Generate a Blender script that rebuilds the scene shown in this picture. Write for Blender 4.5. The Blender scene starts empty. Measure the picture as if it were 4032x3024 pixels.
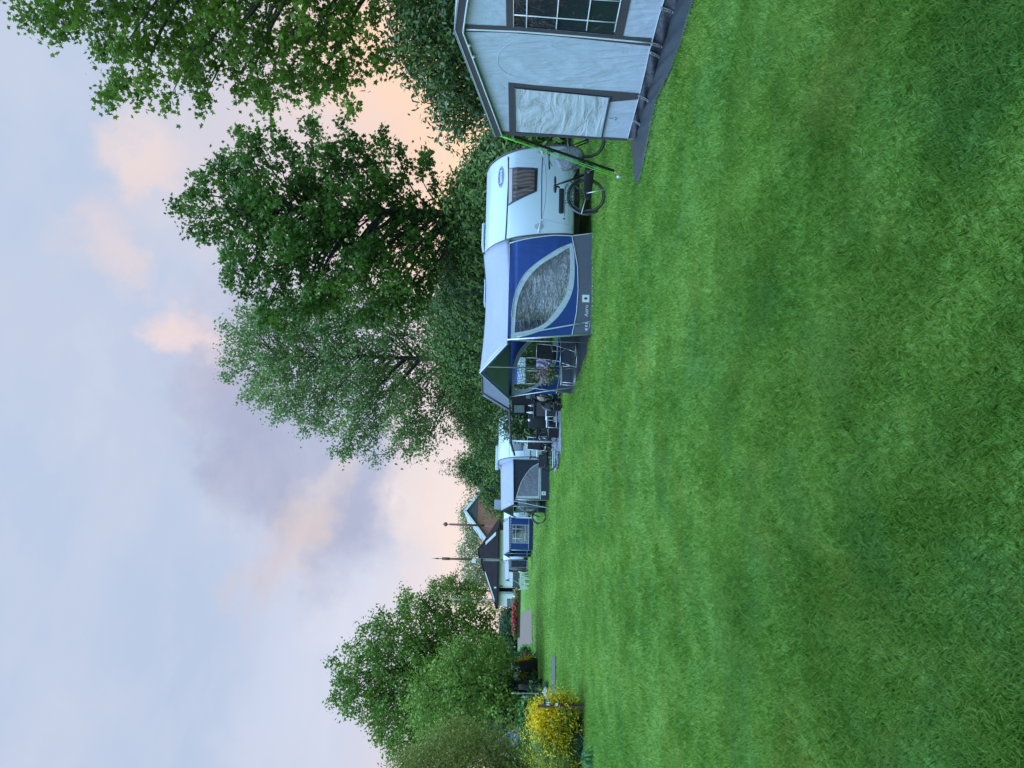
import bpy, bmesh, math, random
import numpy as np
from mathutils import Vector, Matrix
random.seed(7)
S = bpy.context.scene
COL = S.collection
R_ = math.radians
# ------------------------------------------------------------------ camera
F = 3000.0; EYE = 1.65
CAM = Vector((0, 0, EYE))
ROT = (Matrix.Rotation(R_(90 + 0.363), 3, 'X') @ Matrix.Rotation(R_(-90 + 1.2), 3, 'Z'))
cd = bpy.data.cameras.new("camera"); cam = bpy.data.objects.new("camera", cd); COL.objects.link(cam)
cd.sensor_fit = 'HORIZONTAL'; cd.sensor_width = 36.0; cd.lens = 36.0 * F / 4032.0
cd.clip_start = 0.05; cd.clip_end = 3000
cam.matrix_world = Matrix.Translation(CAM) @ ROT.to_4x4()
S.camera = cam
S.view_settings.view_transform = 'Standard'; S.view_settings.look = 'None'
S.view_settings.exposure = 0.35; S.view_settings.gamma = 1.0
S.render.film_transparent = False
S.cycles.max_bounces = 6; S.cycles.transparent_max_bounces = 24
S.cycles.diffuse_bounces = 3; S.cycles.glossy_bounces = 2; S.cycles.transmission_bounces = 3
S.cycles.use_denoising = True
S.cycles.caustics_reflective = False; S.cycles.caustics_refractive = False

def ray(u, v):
    return ROT @ Vector(((v - 2016) / F, (u - 1512) / F, -1.0))
def at(u, v, Y):
    r = ray(u, v); return CAM + r * (Y / r.y)
def terrain(x, y):
    t = min(1.0, max(0.0, (y - 70.0) / 26.0)); return 0.8 * t * t * (3 - 2 * t)
def gr(u, v, z=0.0):
    r = ray(u, v); return CAM + r * ((z - EYE) / r.z)
def grt(u, v):
    p = gr(u, v)
    for _ in range(12): p = gr(u, v, terrain(p.x, p.y))
    return p
def proj(p):
    q = ROT.transposed() @ (Vector(p) - CAM)
    return (1512 + F * q.y / -q.z, 2016 + F * q.x / -q.z)
def zm(x0, y0, sc):
    return lambda x, y: (3024 - (y0 + sc * y), x0 + sc * x)
Z1 = zm(1750, 0, 1100 / 2212); Z2 = zm(1800, 500, 700 / 2212); Z3 = zm(1800, 900, 650 / 2157)
Z4 = zm(1800, 1250, 550 / 2212); Z5 = zm(1850, 1480, 450 / 1866); Z6 = zm(1650, 1850, 600 / 1991)
Z7 = zm(1250, 2200, 1150 / 2212); ZB = zm(2100, 520, 320 / 1475); ZC = zm(1950, 1360, 380 / 2212)
ZD = zm(1980, 1500, 260 / 1198); ZE = zm(1950, 1740, 250 / 1063); ZF = zm(1960, 2000, 200 / 922)
ZG = zm(1950, 2280, 250 / 1296); ZH = zm(1950, 2540, 300 / 1914); ZR = zm(1700, 2000, 350 / 1452)
ZS = zm(1850, 2750, 300 / 1816); ZL = zm(1900, 2500, 600 / 1900); ZT = zm(600, 400, 1350 / 2212)
ZP = zm(850, 1100, 1200 / 2212); ZO = zm(0, 0, 1900 / 2212); ZV = zm(0, 0, 1.8227)

# ------------------------------------------------------------------ sky
W = bpy.data.worlds.new("World"); S.world = W; W.use_nodes = True
nt = W.node_tree; nt.nodes.clear()
def wn(t, **k):
    n = nt.nodes.new(t)
    for a, b in k.items(): setattr(n, a, b)
    return n
def wl(a, b): nt.links.new(a, b)
def wmath(op, a, b=None, c=None):
    n = wn('ShaderNodeMath', operation=op)
    for i, x in enumerate((a, b, c)):
        if x is None: continue
        if isinstance(x, (int, float)): n.inputs[i].default_value = x
        else: wl(x, n.inputs[i])
    return n.outputs[0]
def wvec(op, a, b=None):
    n = wn('ShaderNodeVectorMath', operation=op)
    for i, x in enumerate((a, b)):
        if x is None: continue
        if isinstance(x, (tuple, list, Vector)): n.inputs[i].default_value = tuple(x)
        else: wl(x, n.inputs[i])
    return n
def wmix(f, a, b):
    n = wn('ShaderNodeMix', data_type='RGBA')
    if isinstance(f, (int, float)): n.inputs[0].default_value = f
    else: wl(f, n.inputs[0])
    for i, x in ((6, a), (7, b)):
        if isinstance(x, tuple): n.inputs[i].default_value = (*x, 1)
        else: wl(x, n.inputs[i])
    return n.outputs[2]
def wramp(fac, stops, interp='EASE'):
    n = wn('ShaderNodeValToRGB'); cr = n.color_ramp; cr.interpolation = interp
    while len(cr.elements) < len(stops): cr.elements.new(0.5)
    for e, (p, c) in zip(cr.elements, stops): e.position = p; e.color = (*c, 1) if len(c) == 3 else c
    wl(fac, n.inputs[0]); return n.outputs[0]
tc = wn('ShaderNodeTexCoord'); D = tc.outputs['Generated']
sx = wn('ShaderNodeSeparateXYZ'); wl(D, sx.inputs[0])
zz = wmath('MAXIMUM', sx.outputs[2], 0.0)
base = wramp(zz, [(0.0, (.93, .72, .63)), (.06, (.90, .70, .63)), (.13, (.72, .66, .70)), (.22, (.60, .64, .78)),
                  (.36, (.49, .58, .76)), (.56, (.49, .59, .77)), (.72, (.36, .66, 1.0))])
# away from the sunset the low sky is plain cold blue
azm = wn('ShaderNodeMapRange', interpolation_type='SMOOTHSTEP'); wl(sx.outputs[1], azm.inputs[0])
azm.inputs[1].default_value = -.10; azm.inputs[2].default_value = .55
cold = wramp(zz, [(0.0, (.25, .45, .72)), (.4, (.30, .52, .86)), (.72, (.36, .66, 1.0))])
base = wmix(azm.outputs[0], cold, base)
# cloud layer: noise on a plane above the viewer
den = wmath('ADD', zz, 0.22)
px_ = wmath('DIVIDE', sx.outputs[0], den); py_ = wmath('DIVIDE', sx.outputs[1], den)
cb = wn('ShaderNodeCombineXYZ'); wl(px_, cb.inputs[0]); wl(py_, cb.inputs[1])
def wnoise(vec, scale, detail=5, rough=.55, dist=0.0):
    n = wn('ShaderNodeTexNoise'); wl(vec, n.inputs['Vector'])
    n.inputs['Scale'].default_value = scale; n.inputs['Detail'].default_value = detail
    n.inputs['Roughness'].default_value = rough; n.inputs['Distortion'].default_value = dist
    return n
n1 = wnoise(cb.outputs[0], 1.1, 6, .55, .4); n2 = wnoise(cb.outputs[0], 3.1, 6, .6, .3)
m1 = wramp(n1.outputs[0], [(.42, (0, 0, 0)), (.66, (1, 1, 1))])
skyc = wmix(wmath('MULTIPLY', m1, .42), base, (.62, .64, .78))
m2 = wramp(n2.outputs[0], [(.40, (0, 0, 0)), (.72, (1, 1, 1))])
# individual clouds: (u, v, radius, vertical squeeze, colour, strength)
CLOUDS = [
 (2640, 1640, .32, 1.3, (1.08, .70, .45), .97), (2450, 1840, .24, 1.8, (1.08, .74, .50), .9), (2300, 1480, .18, 1.6, (.92, .66, .55), .75),
 (2150, 1230, .20, 1.5, (.80, .70, .72), .6), (2430, 900, .20, 1.3, (.78, .68, .69), .6),
 (2430, 600, .070, 1.2, (.84, .70, .68), .85), (2350, 640, .05, 1.3, (.80, .67, .66), .8), (2170, 400, .055, 1.2, (.66, .63, .72), .8), (2060, 520, .07, 1.3, (.72, .65, .70), .85), (2010, 600, .045, 1.2, (.72, .65, .70), .8), (2080, 300, .05, 1.2, (.62, .62, .73), .6),
 (1480, 900, .13, 1.5, (.42, .44, .60), .8), (1650, 1000, .11, 1.5, (.46, .46, .60), .85), (1730, 780, .062, 1.1, (.88, .70, .68), .85), (1660, 720, .035, 1.1, (.84, .70, .70), .7),
 (1200, 950, .10, 1.7, (.39, .42, .59), .8), (1080, 1130, .10, 1.6, (.38, .40, .56), .8), (1250, 1180, .11, 1.6, (.41, .45, .62), .75), (1300, 1420, .15, 1.8, (.42, .47, .66), .85),
 (940, 1230, .085, 1.4, (.66, .57, .58), .95), (780, 1080, .065, 1.4, (.62, .55, .60), .9), (660, 980, .045, 1.5, (.62, .58, .66), .8), (1060, 1330, .05, 1.4, (.66, .60, .64), .8),
 (850, 1420, .13, 2.0, (.38, .41, .58), .85), (1150, 1560, .10, 2.2, (.60, .58, .69), .7), (620, 1460, .12, 1.8, (.72, .74, .85), .8), (500, 1640, .12, 2.0, (.62, .67, .82), .7), (300, 1200, .2, 2.0, (.62, .68, .84), .6),
 (1000, 1800, .30, 2.8, (.95, .78, .72), .75), (1020, 1610, .030, 2.0, (.86, .80, .80), .8), (940, 1640, .03, 2.5, (.86, .80, .80), .7), (1330, 1700, .16, 1.8, (.82, .71, .73), .5),
]
dw = wvec('SUBTRACT', wnoise(D, 5.5, 8, .62).outputs['Color'], (.5, .5, .5))
dws = wvec('SCALE', dw.outputs[0]); dws.inputs['Scale'].default_value = .24
DD = wvec('ADD', D, dws.outputs[0]).outputs[0]
for (u, v, r, sq, c, st) in CLOUDS:
    d0 = ray(u, v).normalized()
    df = wvec('SUBTRACT', DD, d0).outputs[0]
    df = wvec('MULTIPLY', df, (1, 1, sq)).outputs[0]
    ln = wvec('LENGTH', df).outputs['Value']
    mr = wn('ShaderNodeMapRange', interpolation_type='SMOOTHSTEP'); wl(ln, mr.inputs[0])
    mr.inputs[1].default_value = r; mr.inputs[2].default_value = r * .15
    mr.inputs[3].default_value = 0; mr.inputs[4].default_value = st
    skyc = wmix(mr.outputs[0], skyc, c)
skyc = wmix(wmath('MULTIPLY', m2, .22), skyc, (.78, .75, .82))
bg1 = wn('ShaderNodeBackground'); wl(skyc, bg1.inputs[0])
# the unseen dome overhead is boosted to add light on the scene below
zen = wn('ShaderNodeMapRange', interpolation_type='SMOOTHSTEP'); wl(sx.outputs[2], zen.inputs[0])
zen.inputs[1].default_value = .60; zen.inputs[2].default_value = .85; zen.inputs[3].default_value = .80; zen.inputs[4].default_value = 4.2
wl(zen.outputs[0], bg1.inputs[1])
ns = wn('ShaderNodeTexSky', sky_type='NISHITA', sun_disc=False); ns.sun_elevation = R_(50); ns.sun_rotation = R_(215)
bg2 = wn('ShaderNodeBackground'); wl(ns.outputs[0], bg2.inputs[0]); bg2.inputs[1].default_value = .004
ad = wn('ShaderNodeAddShader'); wl(bg1.outputs[0], ad.inputs[0]); wl(bg2.outputs[0], ad.inputs[1])
wo = wn('ShaderNodeOutputWorld'); wl(ad.outputs[0], wo.inputs[0])
W.cycles.sampling_method = 'MANUAL'; W.cycles.sample_map_resolution = 512
# ------------------------------------------------------------------ sun lamp added as very soft blue fill on the front faces
sd = bpy.data.lights.new("fill_sun", 'SUN'); fill_sun = bpy.data.objects.new("fill_sun", sd); COL.objects.link(fill_sun)
sd.energy = 1.5; sd.angle = R_(75); sd.color = (.44, .74, 1.0)
fill_sun.rotation_euler = Vector((0.50, 0.62, -0.80)).to_track_quat('-Z', 'Y').to_euler()

# ------------------------------------------------------------------ naming
def tag(o, label=None, cat=None, group=None, kind=None):
    if label: o['label'] = label
    if cat: o['category'] = cat
    if group: o['group'] = group
    if kind: o['kind'] = kind
    return o
ORG = {}
def thing(name, label, cat, loc, group=None):
    o = bpy.data.objects.new(name, None); COL.objects.link(o)
    o.empty_display_size = .2; o.location = Vector(loc)
    ORG[o] = Vector(loc)
    return tag(o, label, cat, group)
def link_mesh(name, me, parent=None, org=None):
    o = bpy.data.objects.new(name, me); COL.objects.link(o)
    if parent is not None: o.parent = parent; ORG[o] = ORG[parent]
    else: o.location = org; ORG[o] = Vector(org)
    return o
def copy_thing(o, loc, rz, label, sc=1.0):
    def rec(a, par):
        c = a.copy(); COL.objects.link(c)
        if par is not None: c.parent = par
        for ch in KIDS(a): rec(ch, c)
        return c
    c = rec(o, None); c.location = loc; c.rotation_euler = (0, 0, rz); c.scale = (sc,) * 3
    c['label'] = label
    return c
def KIDS(o): return [x for x in list(COL.objects) if x.parent == o]

class MB:
    def __init__(s): s.v = []; s.f = []
    def add(s, vs, fs):
        n = len(s.v); s.v += [Vector(p) for p in vs]; s.f += [tuple(i + n for i in f) for f in fs]; return s
    def poly(s, pts): return s.add(pts, [tuple(range(len(pts)))])
    def box(s, c, sz, rot=None):
        m = rot if rot is not None else Matrix.Identity(3); c = Vector(c); a, b, d = [x / 2 for x in sz]
        vs = [c + m @ Vector((x * a, y * b, z * d)) for x in (-1, 1) for y in (-1, 1) for z in (-1, 1)]
        return s.add(vs, [(0, 1, 3, 2), (4, 6, 7, 5), (0, 4, 5, 1), (2, 3, 7, 6), (0, 2, 6, 4), (1, 5, 7, 3)])
    def bar(s, p, q, w, h=None, up=(0, 0, 1)):
        p = Vector(p); q = Vector(q); d = (q - p); L = d.length; d.normalize(); up = Vector(up)
        if abs(d.dot(up)) > .98: up = Vector((1, 0, 0))
        x = d.cross(up).normalized(); y = x.cross(d)
        return s.box((p + q) / 2, (w, L, h or w), Matrix((x, d, y)).transposed())
    def tube(s, pts, r, n=8, closed=False, cap=True):
        pts = [Vector(p) for p in pts]; m = len(pts)
        rs = r if isinstance(r, (list, tuple)) else [r] * m
        b = len(s.v); prev = None
        for i, p in enumerate(pts):
            a = pts[(i - 1) % m] if (closed or i > 0) else p
            c = pts[(i + 1) % m] if (closed or i < m - 1) else p
            d = (c - a).normalized() if (c - a).length > 1e-9 else Vector((0, 0, 1))
            if prev is None:
                x = d.orthogonal().normalized()
            else:
                x = prev - d * prev.dot(d)
                x = x.normalized() if x.length > 1e-6 else d.orthogonal().normalized()
            prev = x; y = d.cross(x)
            s.v += [p + (x * math.cos(t) + y * math.sin(t)) * rs[i] for t in [2 * math.pi * k / n for k in range(n)]]
        for i in range(m if closed else m - 1):
            j = (i + 1) % m
            for k in range(n):
                k2 = (k + 1) % n
                s.f.append((b + i * n + k, b + i * n + k2, b + j * n + k2, b + j * n + k))
        if cap and not closed:
            s.f.append(tuple(b + k for k in reversed(range(n)))); s.f.append(tuple(b + (m - 1) * n + k for k in range(n)))
        return s
    def ring(s, c, ax, R, r, n=36, m=8):
        c = Vector(c); ax = Vector(ax).normalized(); x = ax.orthogonal().normalized(); y = ax.cross(x)
        return s.tube([c + (x * math.cos(t) + y * math.sin(t)) * R for t in [2 * math.pi * k / n for k in range(n)]], r, m, True)
    def ball(s, c, r, n=12, m=8, jit=0.0, rnd=None):
        c = Vector(c); r = Vector(r) if not isinstance(r, (int, float)) else Vector((r, r, r)); b = len(s.v)
        for i in range(m + 1):
            for j in range(n):
                a = math.pi * i / m; t = 2 * math.pi * j / n
                k = 1 + (jit * (random.random() - .5) if 0 < i < m else 0)
                s.v.append(c + Vector((r.x * math.sin(a) * math.cos(t), r.y * math.sin(a) * math.sin(t), r.z * math.cos(a))) * k)
        for i in range(m):
            for j in range(n):
                j2 = (j + 1) % n
                s.f.append((b + i * n + j, b + (i + 1) * n + j, b + (i + 1) * n + j2, b + i * n + j2))
        return s
    def grid(s, fn, nu, nv):
        b = len(s.v)
        for i in range(nu + 1):
            for j in range(nv + 1): s.v.append(Vector(fn(i / nu, j / nv)))
        for i in range(nu):
            for j in range(nv):
                a = b + i * (nv + 1) + j
                s.f.append((a, a + nv + 1, a + nv + 2, a + 1))
        return s
    def prism(s, pts, vec):
        pts = [Vector(p) for p in pts]; n = len(pts); vec = Vector(vec)
        fs = [tuple(range(n)), tuple(range(2 * n - 1, n - 1, -1))] + [(i, i + n, (i + 1) % n + n, (i + 1) % n) for i in range(n)]
        return s.add(pts + [p + vec for p in pts], fs)
    def build(s, name, m, parent=None, smooth=False, org=None, thick=0, bevel=0):
        if parent is not None: o_ = ORG[parent]
        else:
            if org is None:
                xs = [p.x for p in s.v]; ys = [p.y for p in s.v]
                org = Vector(((min(xs) + max(xs)) / 2, (min(ys) + max(ys)) / 2, min(p.z for p in s.v)))
            o_ = Vector(org)
        me = bpy.data.meshes.new(name)
        me.from_pydata([p - o_ for p in s.v], [], s.f); me.update()
        bm = bmesh.new(); bm.from_mesh(me)
        bmesh.ops.remove_doubles(bm, verts=bm.verts, dist=2e-5)
        bmesh.ops.recalc_face_normals(bm, faces=bm.faces); bm.to_mesh(me); bm.free()
        me.materials.append(m)
        if smooth:
            me.polygons.foreach_set('use_smooth', [True] * len(me.polygons))
        ob = link_mesh(name, me, parent, o_)
        if thick:
            md = ob.modifiers.new('solid', 'SOLIDIFY'); md.thickness = thick; md.offset = 0
        if bevel:
            md = ob.modifiers.new('edges', 'BEVEL'); md.width = bevel; md.segments = 3; md.limit_method = 'ANGLE'; md.angle_limit = R_(40)
        if smooth == 'auto':
            md = ob.modifiers.new('split', 'EDGE_SPLIT'); md.split_angle = R_(40)
        return ob

class Surf:
    """a sheet in space: fn(a, b) -> point; things seen on it are put at (a, b)"""
    def __init__(s, fn, a0=.5, b0=1.0): s.fn = fn; s.a0 = a0; s.b0 = b0
    def inv(s, q):
        a, b = s.a0, s.b0
        for _ in range(40):
            p0 = proj(s.fn(a, b)); e = 1e-4
            pa = proj(s.fn(a + e, b)); pb = proj(s.fn(a, b + e))
            J = ((pa[0] - p0[0]) / e, (pb[0] - p0[0]) / e, (pa[1] - p0[1]) / e, (pb[1] - p0[1]) / e)
            du, dv = q[0] - p0[0], q[1] - p0[1]
            det = J[0] * J[3] - J[1] * J[2]
            if abs(det) < 1e-9: break
            da = (du * J[3] - dv * J[1]) / det; db = (J[0] * dv - J[2] * du) / det
            k = min(1.0, 1.0 / max(abs(da), abs(db), 1e-9))
            a += da * k; b += db * k
            if abs(da) + abs(db) < 1e-7: break
        return (a, b)
    def px(s, Z, pts): return [s.inv(Z(*p)) for p in pts]
    def n(s, a, b):
        e = 1e-3; p = s.fn(a, b)
        n = (s.fn(a + e, b) - p).cross(s.fn(a, b + e) - p).normalized()
        return n if n.dot(CAM - p) > 0 else -n
    def at(s, a, b, off=0.0): return s.fn(a, b) + s.n(a, b) * off
    def fill(s, mb, polys, off=0.0, nb=10, na=1):
        edges = []; bs = []
        for P in polys:
            for i in range(len(P)):
                edges.append((P[i], P[(i + 1) % len(P)])); bs.append(P[i][1])
        lo, hi = min(bs), max(bs)
        bs = sorted(bs + [lo + (hi - lo) * k / nb for k in range(nb + 1)])
        lv = [bs[0]]
        for b in bs[1:]:
            if b - lv[-1] > 1e-4: lv.append(b)
        def cuts(b, bm):
            r = []
            for (p, q) in edges:
                y0, y1 = p[1], q[1]
                if (y0 <= bm) != (y1 <= bm):
                    t = (b - y0) / (y1 - y0); t = min(1, max(0, t)); r.append((p[0] + (q[0] - p[0]) * ((bm - y0) / (y1 - y0)), p[0] + (q[0] - p[0]) * t))
            return [x[1] for x in sorted(r)]
        for b0, b1 in zip(lv, lv[1:]):
            bm = (b0 + b1) / 2
            c0 = cuts(b0, bm); c1 = cuts(b1, bm)
            for i in range(0, len(c0) - 1, 2):
                for k in range(na):
                    t0, t1 = k / na, (k + 1) / na
                    A = c0[i] + (c0[i + 1] - c0[i]) * t0; B = c0[i] + (c0[i + 1] - c0[i]) * t1
                    C = c1[i] + (c1[i + 1] - c1[i]) * t1; Dd = c1[i] + (c1[i + 1] - c1[i]) * t0
                    mb.add([s.at(A, b0, off), s.at(B, b0, off), s.at(C, b1, off), s.at(Dd, b1, off)], [(0, 1, 2, 3)])
        return mb
    def line(s, mb, pts, r, off=0.0, n=6, closed=False, sub=4):
        P = []
        m = len(pts)
        for i in range(m if closed else m - 1):
            p, q = pts[i], pts[(i + 1) % m]
            for k in range(sub): P.append((p[0] + (q[0] - p[0]) * k / sub, p[1] + (q[1] - p[1]) * k / sub))
        if not closed: P.append(pts[-1])
        return mb.tube([s.at(a, b, off) for a, b in P], r, n, closed)
def smooth_pts(P, k=4, closed=False):
    n = len(P); out = []
    rng = range(n if closed else n - 1)
    for i in rng:
        g = (lambda j: P[j % n]) if closed else (lambda j: P[min(n - 1, max(0, j))])
        p0, p1, p2, p3 = g(i - 1), g(i), g(i + 1), g(i + 2)
        for s_ in range(k):
            t = s_ / k
            out.append(tuple(.5 * ((2 * b) + (-a + c) * t + (2 * a - 5 * b + 4 * c - d) * t * t + (-a + 3 * b - 3 * c + d) * t ** 3)
                             for a, b, c, d in zip(p0, p1, p2, p3)))
    if not closed: out.append(tuple(P[-1]))
    return out
def hang(p, q, sag, n=10):
    p = Vector(p); q = Vector(q)
    return [p.lerp(q, i / n) - Vector((0, 0, sag * 4 * (i / n) * (1 - i / n))) for i in range(n + 1)]

# ------------------------------------------------------------------ materials
def srgb(r, g, b):
    return tuple(((c / 255) / 12.92 if c / 255 <= .04045 else ((c / 255 + .055) / 1.055) ** 2.4) for c in (r, g, b))
class NT:
    def __init__(s, name):
        s.m = bpy.data.materials.new(name); s.m.use_nodes = True; s.t = s.m.node_tree; s.t.nodes.clear()
        s.out = s.n('ShaderNodeOutputMaterial')
    def n(s, t, **k):
        x = s.t.nodes.new(t)
        for a, b in k.items(): setattr(x, a, b)
        return x
    def l(s, a, b): s.t.links.new(a, b)
    def coord(s, which='Object', scale=None):
        c = s.n('ShaderNodeTexCoord').outputs[which] if which != 'World' else s.n('ShaderNodeNewGeometry').outputs['Position']
        if scale:
            mp = s.n('ShaderNodeMapping'); s.l(c, mp.inputs[0]); mp.inputs['Scale'].default_value = scale; c = mp.outputs[0]
        return c
    def noise(s, vec, scale, detail=4, rough=.55, dist=0):
        x = s.n('ShaderNodeTexNoise'); s.l(vec, x.inputs['Vector']); x.inputs['Scale'].default_value = scale
        x.inputs['Detail'].default_value = detail; x.inputs['Roughness'].default_value = rough; x.inputs['Distortion'].default_value = dist
        return x.outputs[0]
    def ramp(s, fac, stops, interp='LINEAR'):
        x = s.n('ShaderNodeValToRGB'); cr = x.color_ramp; cr.interpolation = interp
        while len(cr.elements) < len(stops): cr.elements.new(.5)
        for e, (p, c) in zip(cr.elements, stops): e.position = p; e.color = (*c, 1)
        s.l(fac, x.inputs[0]); return x.outputs[0]
    def math(s, op, a, b=None):
        x = s.n('ShaderNodeMath', operation=op)
        for i, y in enumerate((a, b)):
            if y is None: continue
            if isinstance(y, (int, float)): x.inputs[i].default_value = y
            else: s.l(y, x.inputs[i])
        return x.outputs[0]
    def mix(s, f, a, b, bt='MIX'):
        x = s.n('ShaderNodeMix', data_type='RGBA', blend_type=bt)
        if isinstance(f, (int, float)): x.inputs[0].default_value = f
        else: s.l(f, x.inputs[0])
        for i, y in ((6, a), (7, b)):
            if isinstance(y, tuple): x.inputs[i].default_value = (*y, 1)
            else: s.l(y, x.inputs[i])
        return x.outputs[2]
    def bump(s, h, st, dist=.01):
        x = s.n('ShaderNodeBump'); s.l(h, x.inputs['Height']); x.inputs['Strength'].default_value = st; x.inputs['Distance'].default_value = dist
        return x.outputs[0]
    def pbr(s, col, rough=.6, metal=0, normal=None, spec=.5):
        x = s.n('ShaderNodeBsdfPrincipled')
        if isinstance(col, tuple): x.inputs['Base Color'].default_value = (*col, 1)
        else: s.l(col, x.inputs['Base Color'])
        if isinstance(rough, (int, float)): x.inputs['Roughness'].default_value = rough
        else: s.l(rough, x.inputs['Roughness'])
        x.inputs['Metallic'].default_value = metal; x.inputs['Specular IOR Level'].default_value = spec
        if normal is not None: s.l(normal, x.inputs['Normal'])
        return x.outputs[0]
    def done(s, sh): s.l(sh, s.out.inputs[0]); return s.m
def plain(name, col, rough=.55, var=.10, scale=5, metal=0, bump=0, bscale=40, spec=.5):
    t = NT(name); c = t.coord()
    n = t.noise(c, scale, 5, .6)
    lo = tuple(x * (1 - var) for x in col); hi = tuple(min(1, x * (1 + var)) for x in col)
    cc = t.ramp(n, [(.3, lo), (.7, hi)])
    nm = t.bump(t.noise(c, bscale, 4), bump, .004) if bump else None
    return t.done(t.pbr(cc, rough, metal, nm, spec))
def cloth(name, col, rough=.75, var=.07, crease=.5, stretch=(1, 1, .35), fine=.15, scale=2.2, trans=0.0):
    """tent cloth: long soft creases, fine weave, faint weather stains"""
    t = NT(name); c = t.coord(); cs = t.coord('Object', stretch)
    w1 = t.noise(cs, scale, 3, .5, 1.2); w2 = t.noise(cs, scale * 4, 4, .55, .8); w3 = t.noise(c, 160, 2)
    h = t.math('ADD', t.math('ADD', w1, t.math('MULTIPLY', w2, .35)), t.math('MULTIPLY', w3, .02 * fine / .15))
    nm = t.bump(h, crease, .06)
    st = t.noise(c, 1.3, 6, .65)
    lo = tuple(x * (1 - var) for x in col); hi = tuple(min(1, x * (1 + var)) for x in col)
    cc = t.ramp(st, [(.3, lo), (.7, hi)])
    sh = t.pbr(cc, rough, 0, nm, .3)
    if trans:
        tr = t.n('ShaderNodeBsdfTranslucent'); t.l(cc, tr.inputs[0])
        mx = t.n('ShaderNodeMixShader'); mx.inputs[0].default_value = trans; t.l(sh, mx.inputs[1]); t.l(tr.outputs[0], mx.inputs[2]); sh = mx.outputs[0]
    return t.done(sh)
def film(name, tint, clear=.6, rough=.08, crease=.5, scale=3, stretch=(1, 1, .4), haze=(.5, .55, .6), hz=.1, streak=0.0):
    """clear vinyl or glass: see-through, creased reflections, crease reflections painted in as diffuse streaks"""
    t = NT(name); cs = t.coord('Object', stretch)
    w1 = t.noise(cs, scale, 4, .55, 1.5); w2 = t.noise(cs, scale * 4, 3, .5, 1.0)
    nm = t.bump(t.math('ADD', w1, t.math('MULTIPLY', w2, .3)), crease, .06)
    g = t.n('ShaderNodeBsdfGlossy'); g.inputs['Roughness'].default_value = rough; t.l(nm, g.inputs['Normal'])
    g.inputs[0].default_value = (.9, .9, .9, 1)
    tr = t.n('ShaderNodeBsdfTransparent'); tr.inputs[0].default_value = (*tint, 1)
    df = t.n('ShaderNodeBsdfDiffuse'); df.inputs[0].default_value = (*haze, 1); t.l(nm, df.inputs['Normal'])
    m0 = t.n('ShaderNodeMixShader'); m0.inputs[0].default_value = hz; t.l(tr.outputs[0], m0.inputs[1]); t.l(df.outputs[0], m0.inputs[2])
    if streak:  # pale diffuse streaks stand in for bright reflections on the creases
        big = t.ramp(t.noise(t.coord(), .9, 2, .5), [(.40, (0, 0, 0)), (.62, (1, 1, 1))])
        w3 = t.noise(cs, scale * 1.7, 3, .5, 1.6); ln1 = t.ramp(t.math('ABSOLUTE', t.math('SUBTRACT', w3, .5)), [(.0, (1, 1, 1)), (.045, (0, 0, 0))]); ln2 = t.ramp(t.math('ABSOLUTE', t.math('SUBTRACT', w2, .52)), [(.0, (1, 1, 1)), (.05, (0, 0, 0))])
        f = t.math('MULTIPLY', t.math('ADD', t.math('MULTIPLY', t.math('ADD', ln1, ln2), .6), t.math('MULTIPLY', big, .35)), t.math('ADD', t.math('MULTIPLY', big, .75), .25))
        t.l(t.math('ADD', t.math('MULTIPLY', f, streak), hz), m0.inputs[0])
    m1 = t.n('ShaderNodeMixShader'); m1.inputs[0].default_value = 1 - clear; t.l(m0.outputs[0], m1.inputs[1]); t.l(g.outputs[0], m1.inputs[2])
    return t.done(m1.outputs[0])
def leafmat(name, dark, mid, light, alt=None, altamt=.0, trans=.30, rough=.55, nscale=.5, spec=.25):
    t = NT(name)
    a = t.n('ShaderNodeAttribute'); a.attribute_name = 'rnd'
    n = t.noise(t.coord(), nscale, 3, .6)
    f = t.math('ADD', t.math('MULTIPLY', a.outputs['Fac'], .55), t.math('MULTIPLY', t.math('SUBTRACT', n, .28), 1.0))
    cc = t.ramp(f, [(.1, dark), (.5, mid), (.9, light)])
    if alt:
        n2 = t.noise(t.coord(), nscale * 2.3, 3, .6)
        a2 = t.math('MULTIPLY', t.math('GREATER_THAN', t.math('ADD', n2, t.math('MULTIPLY', a.outputs['Fac'], .35)), 1.0 - altamt), 1.0)
        cc = t.mix(a2, cc, alt)
    sh = t.pbr(cc, rough, 0, None, spec)
    tr = t.n('ShaderNodeBsdfTranslucent'); t.l(cc, tr.inputs[0])
    mx = t.n('ShaderNodeMixShader'); mx.inputs[0].default_value = trans; t.l(sh, mx.inputs[1]); t.l(tr.outputs[0], mx.inputs[2])
    return t.done(mx.outputs[0])
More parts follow.
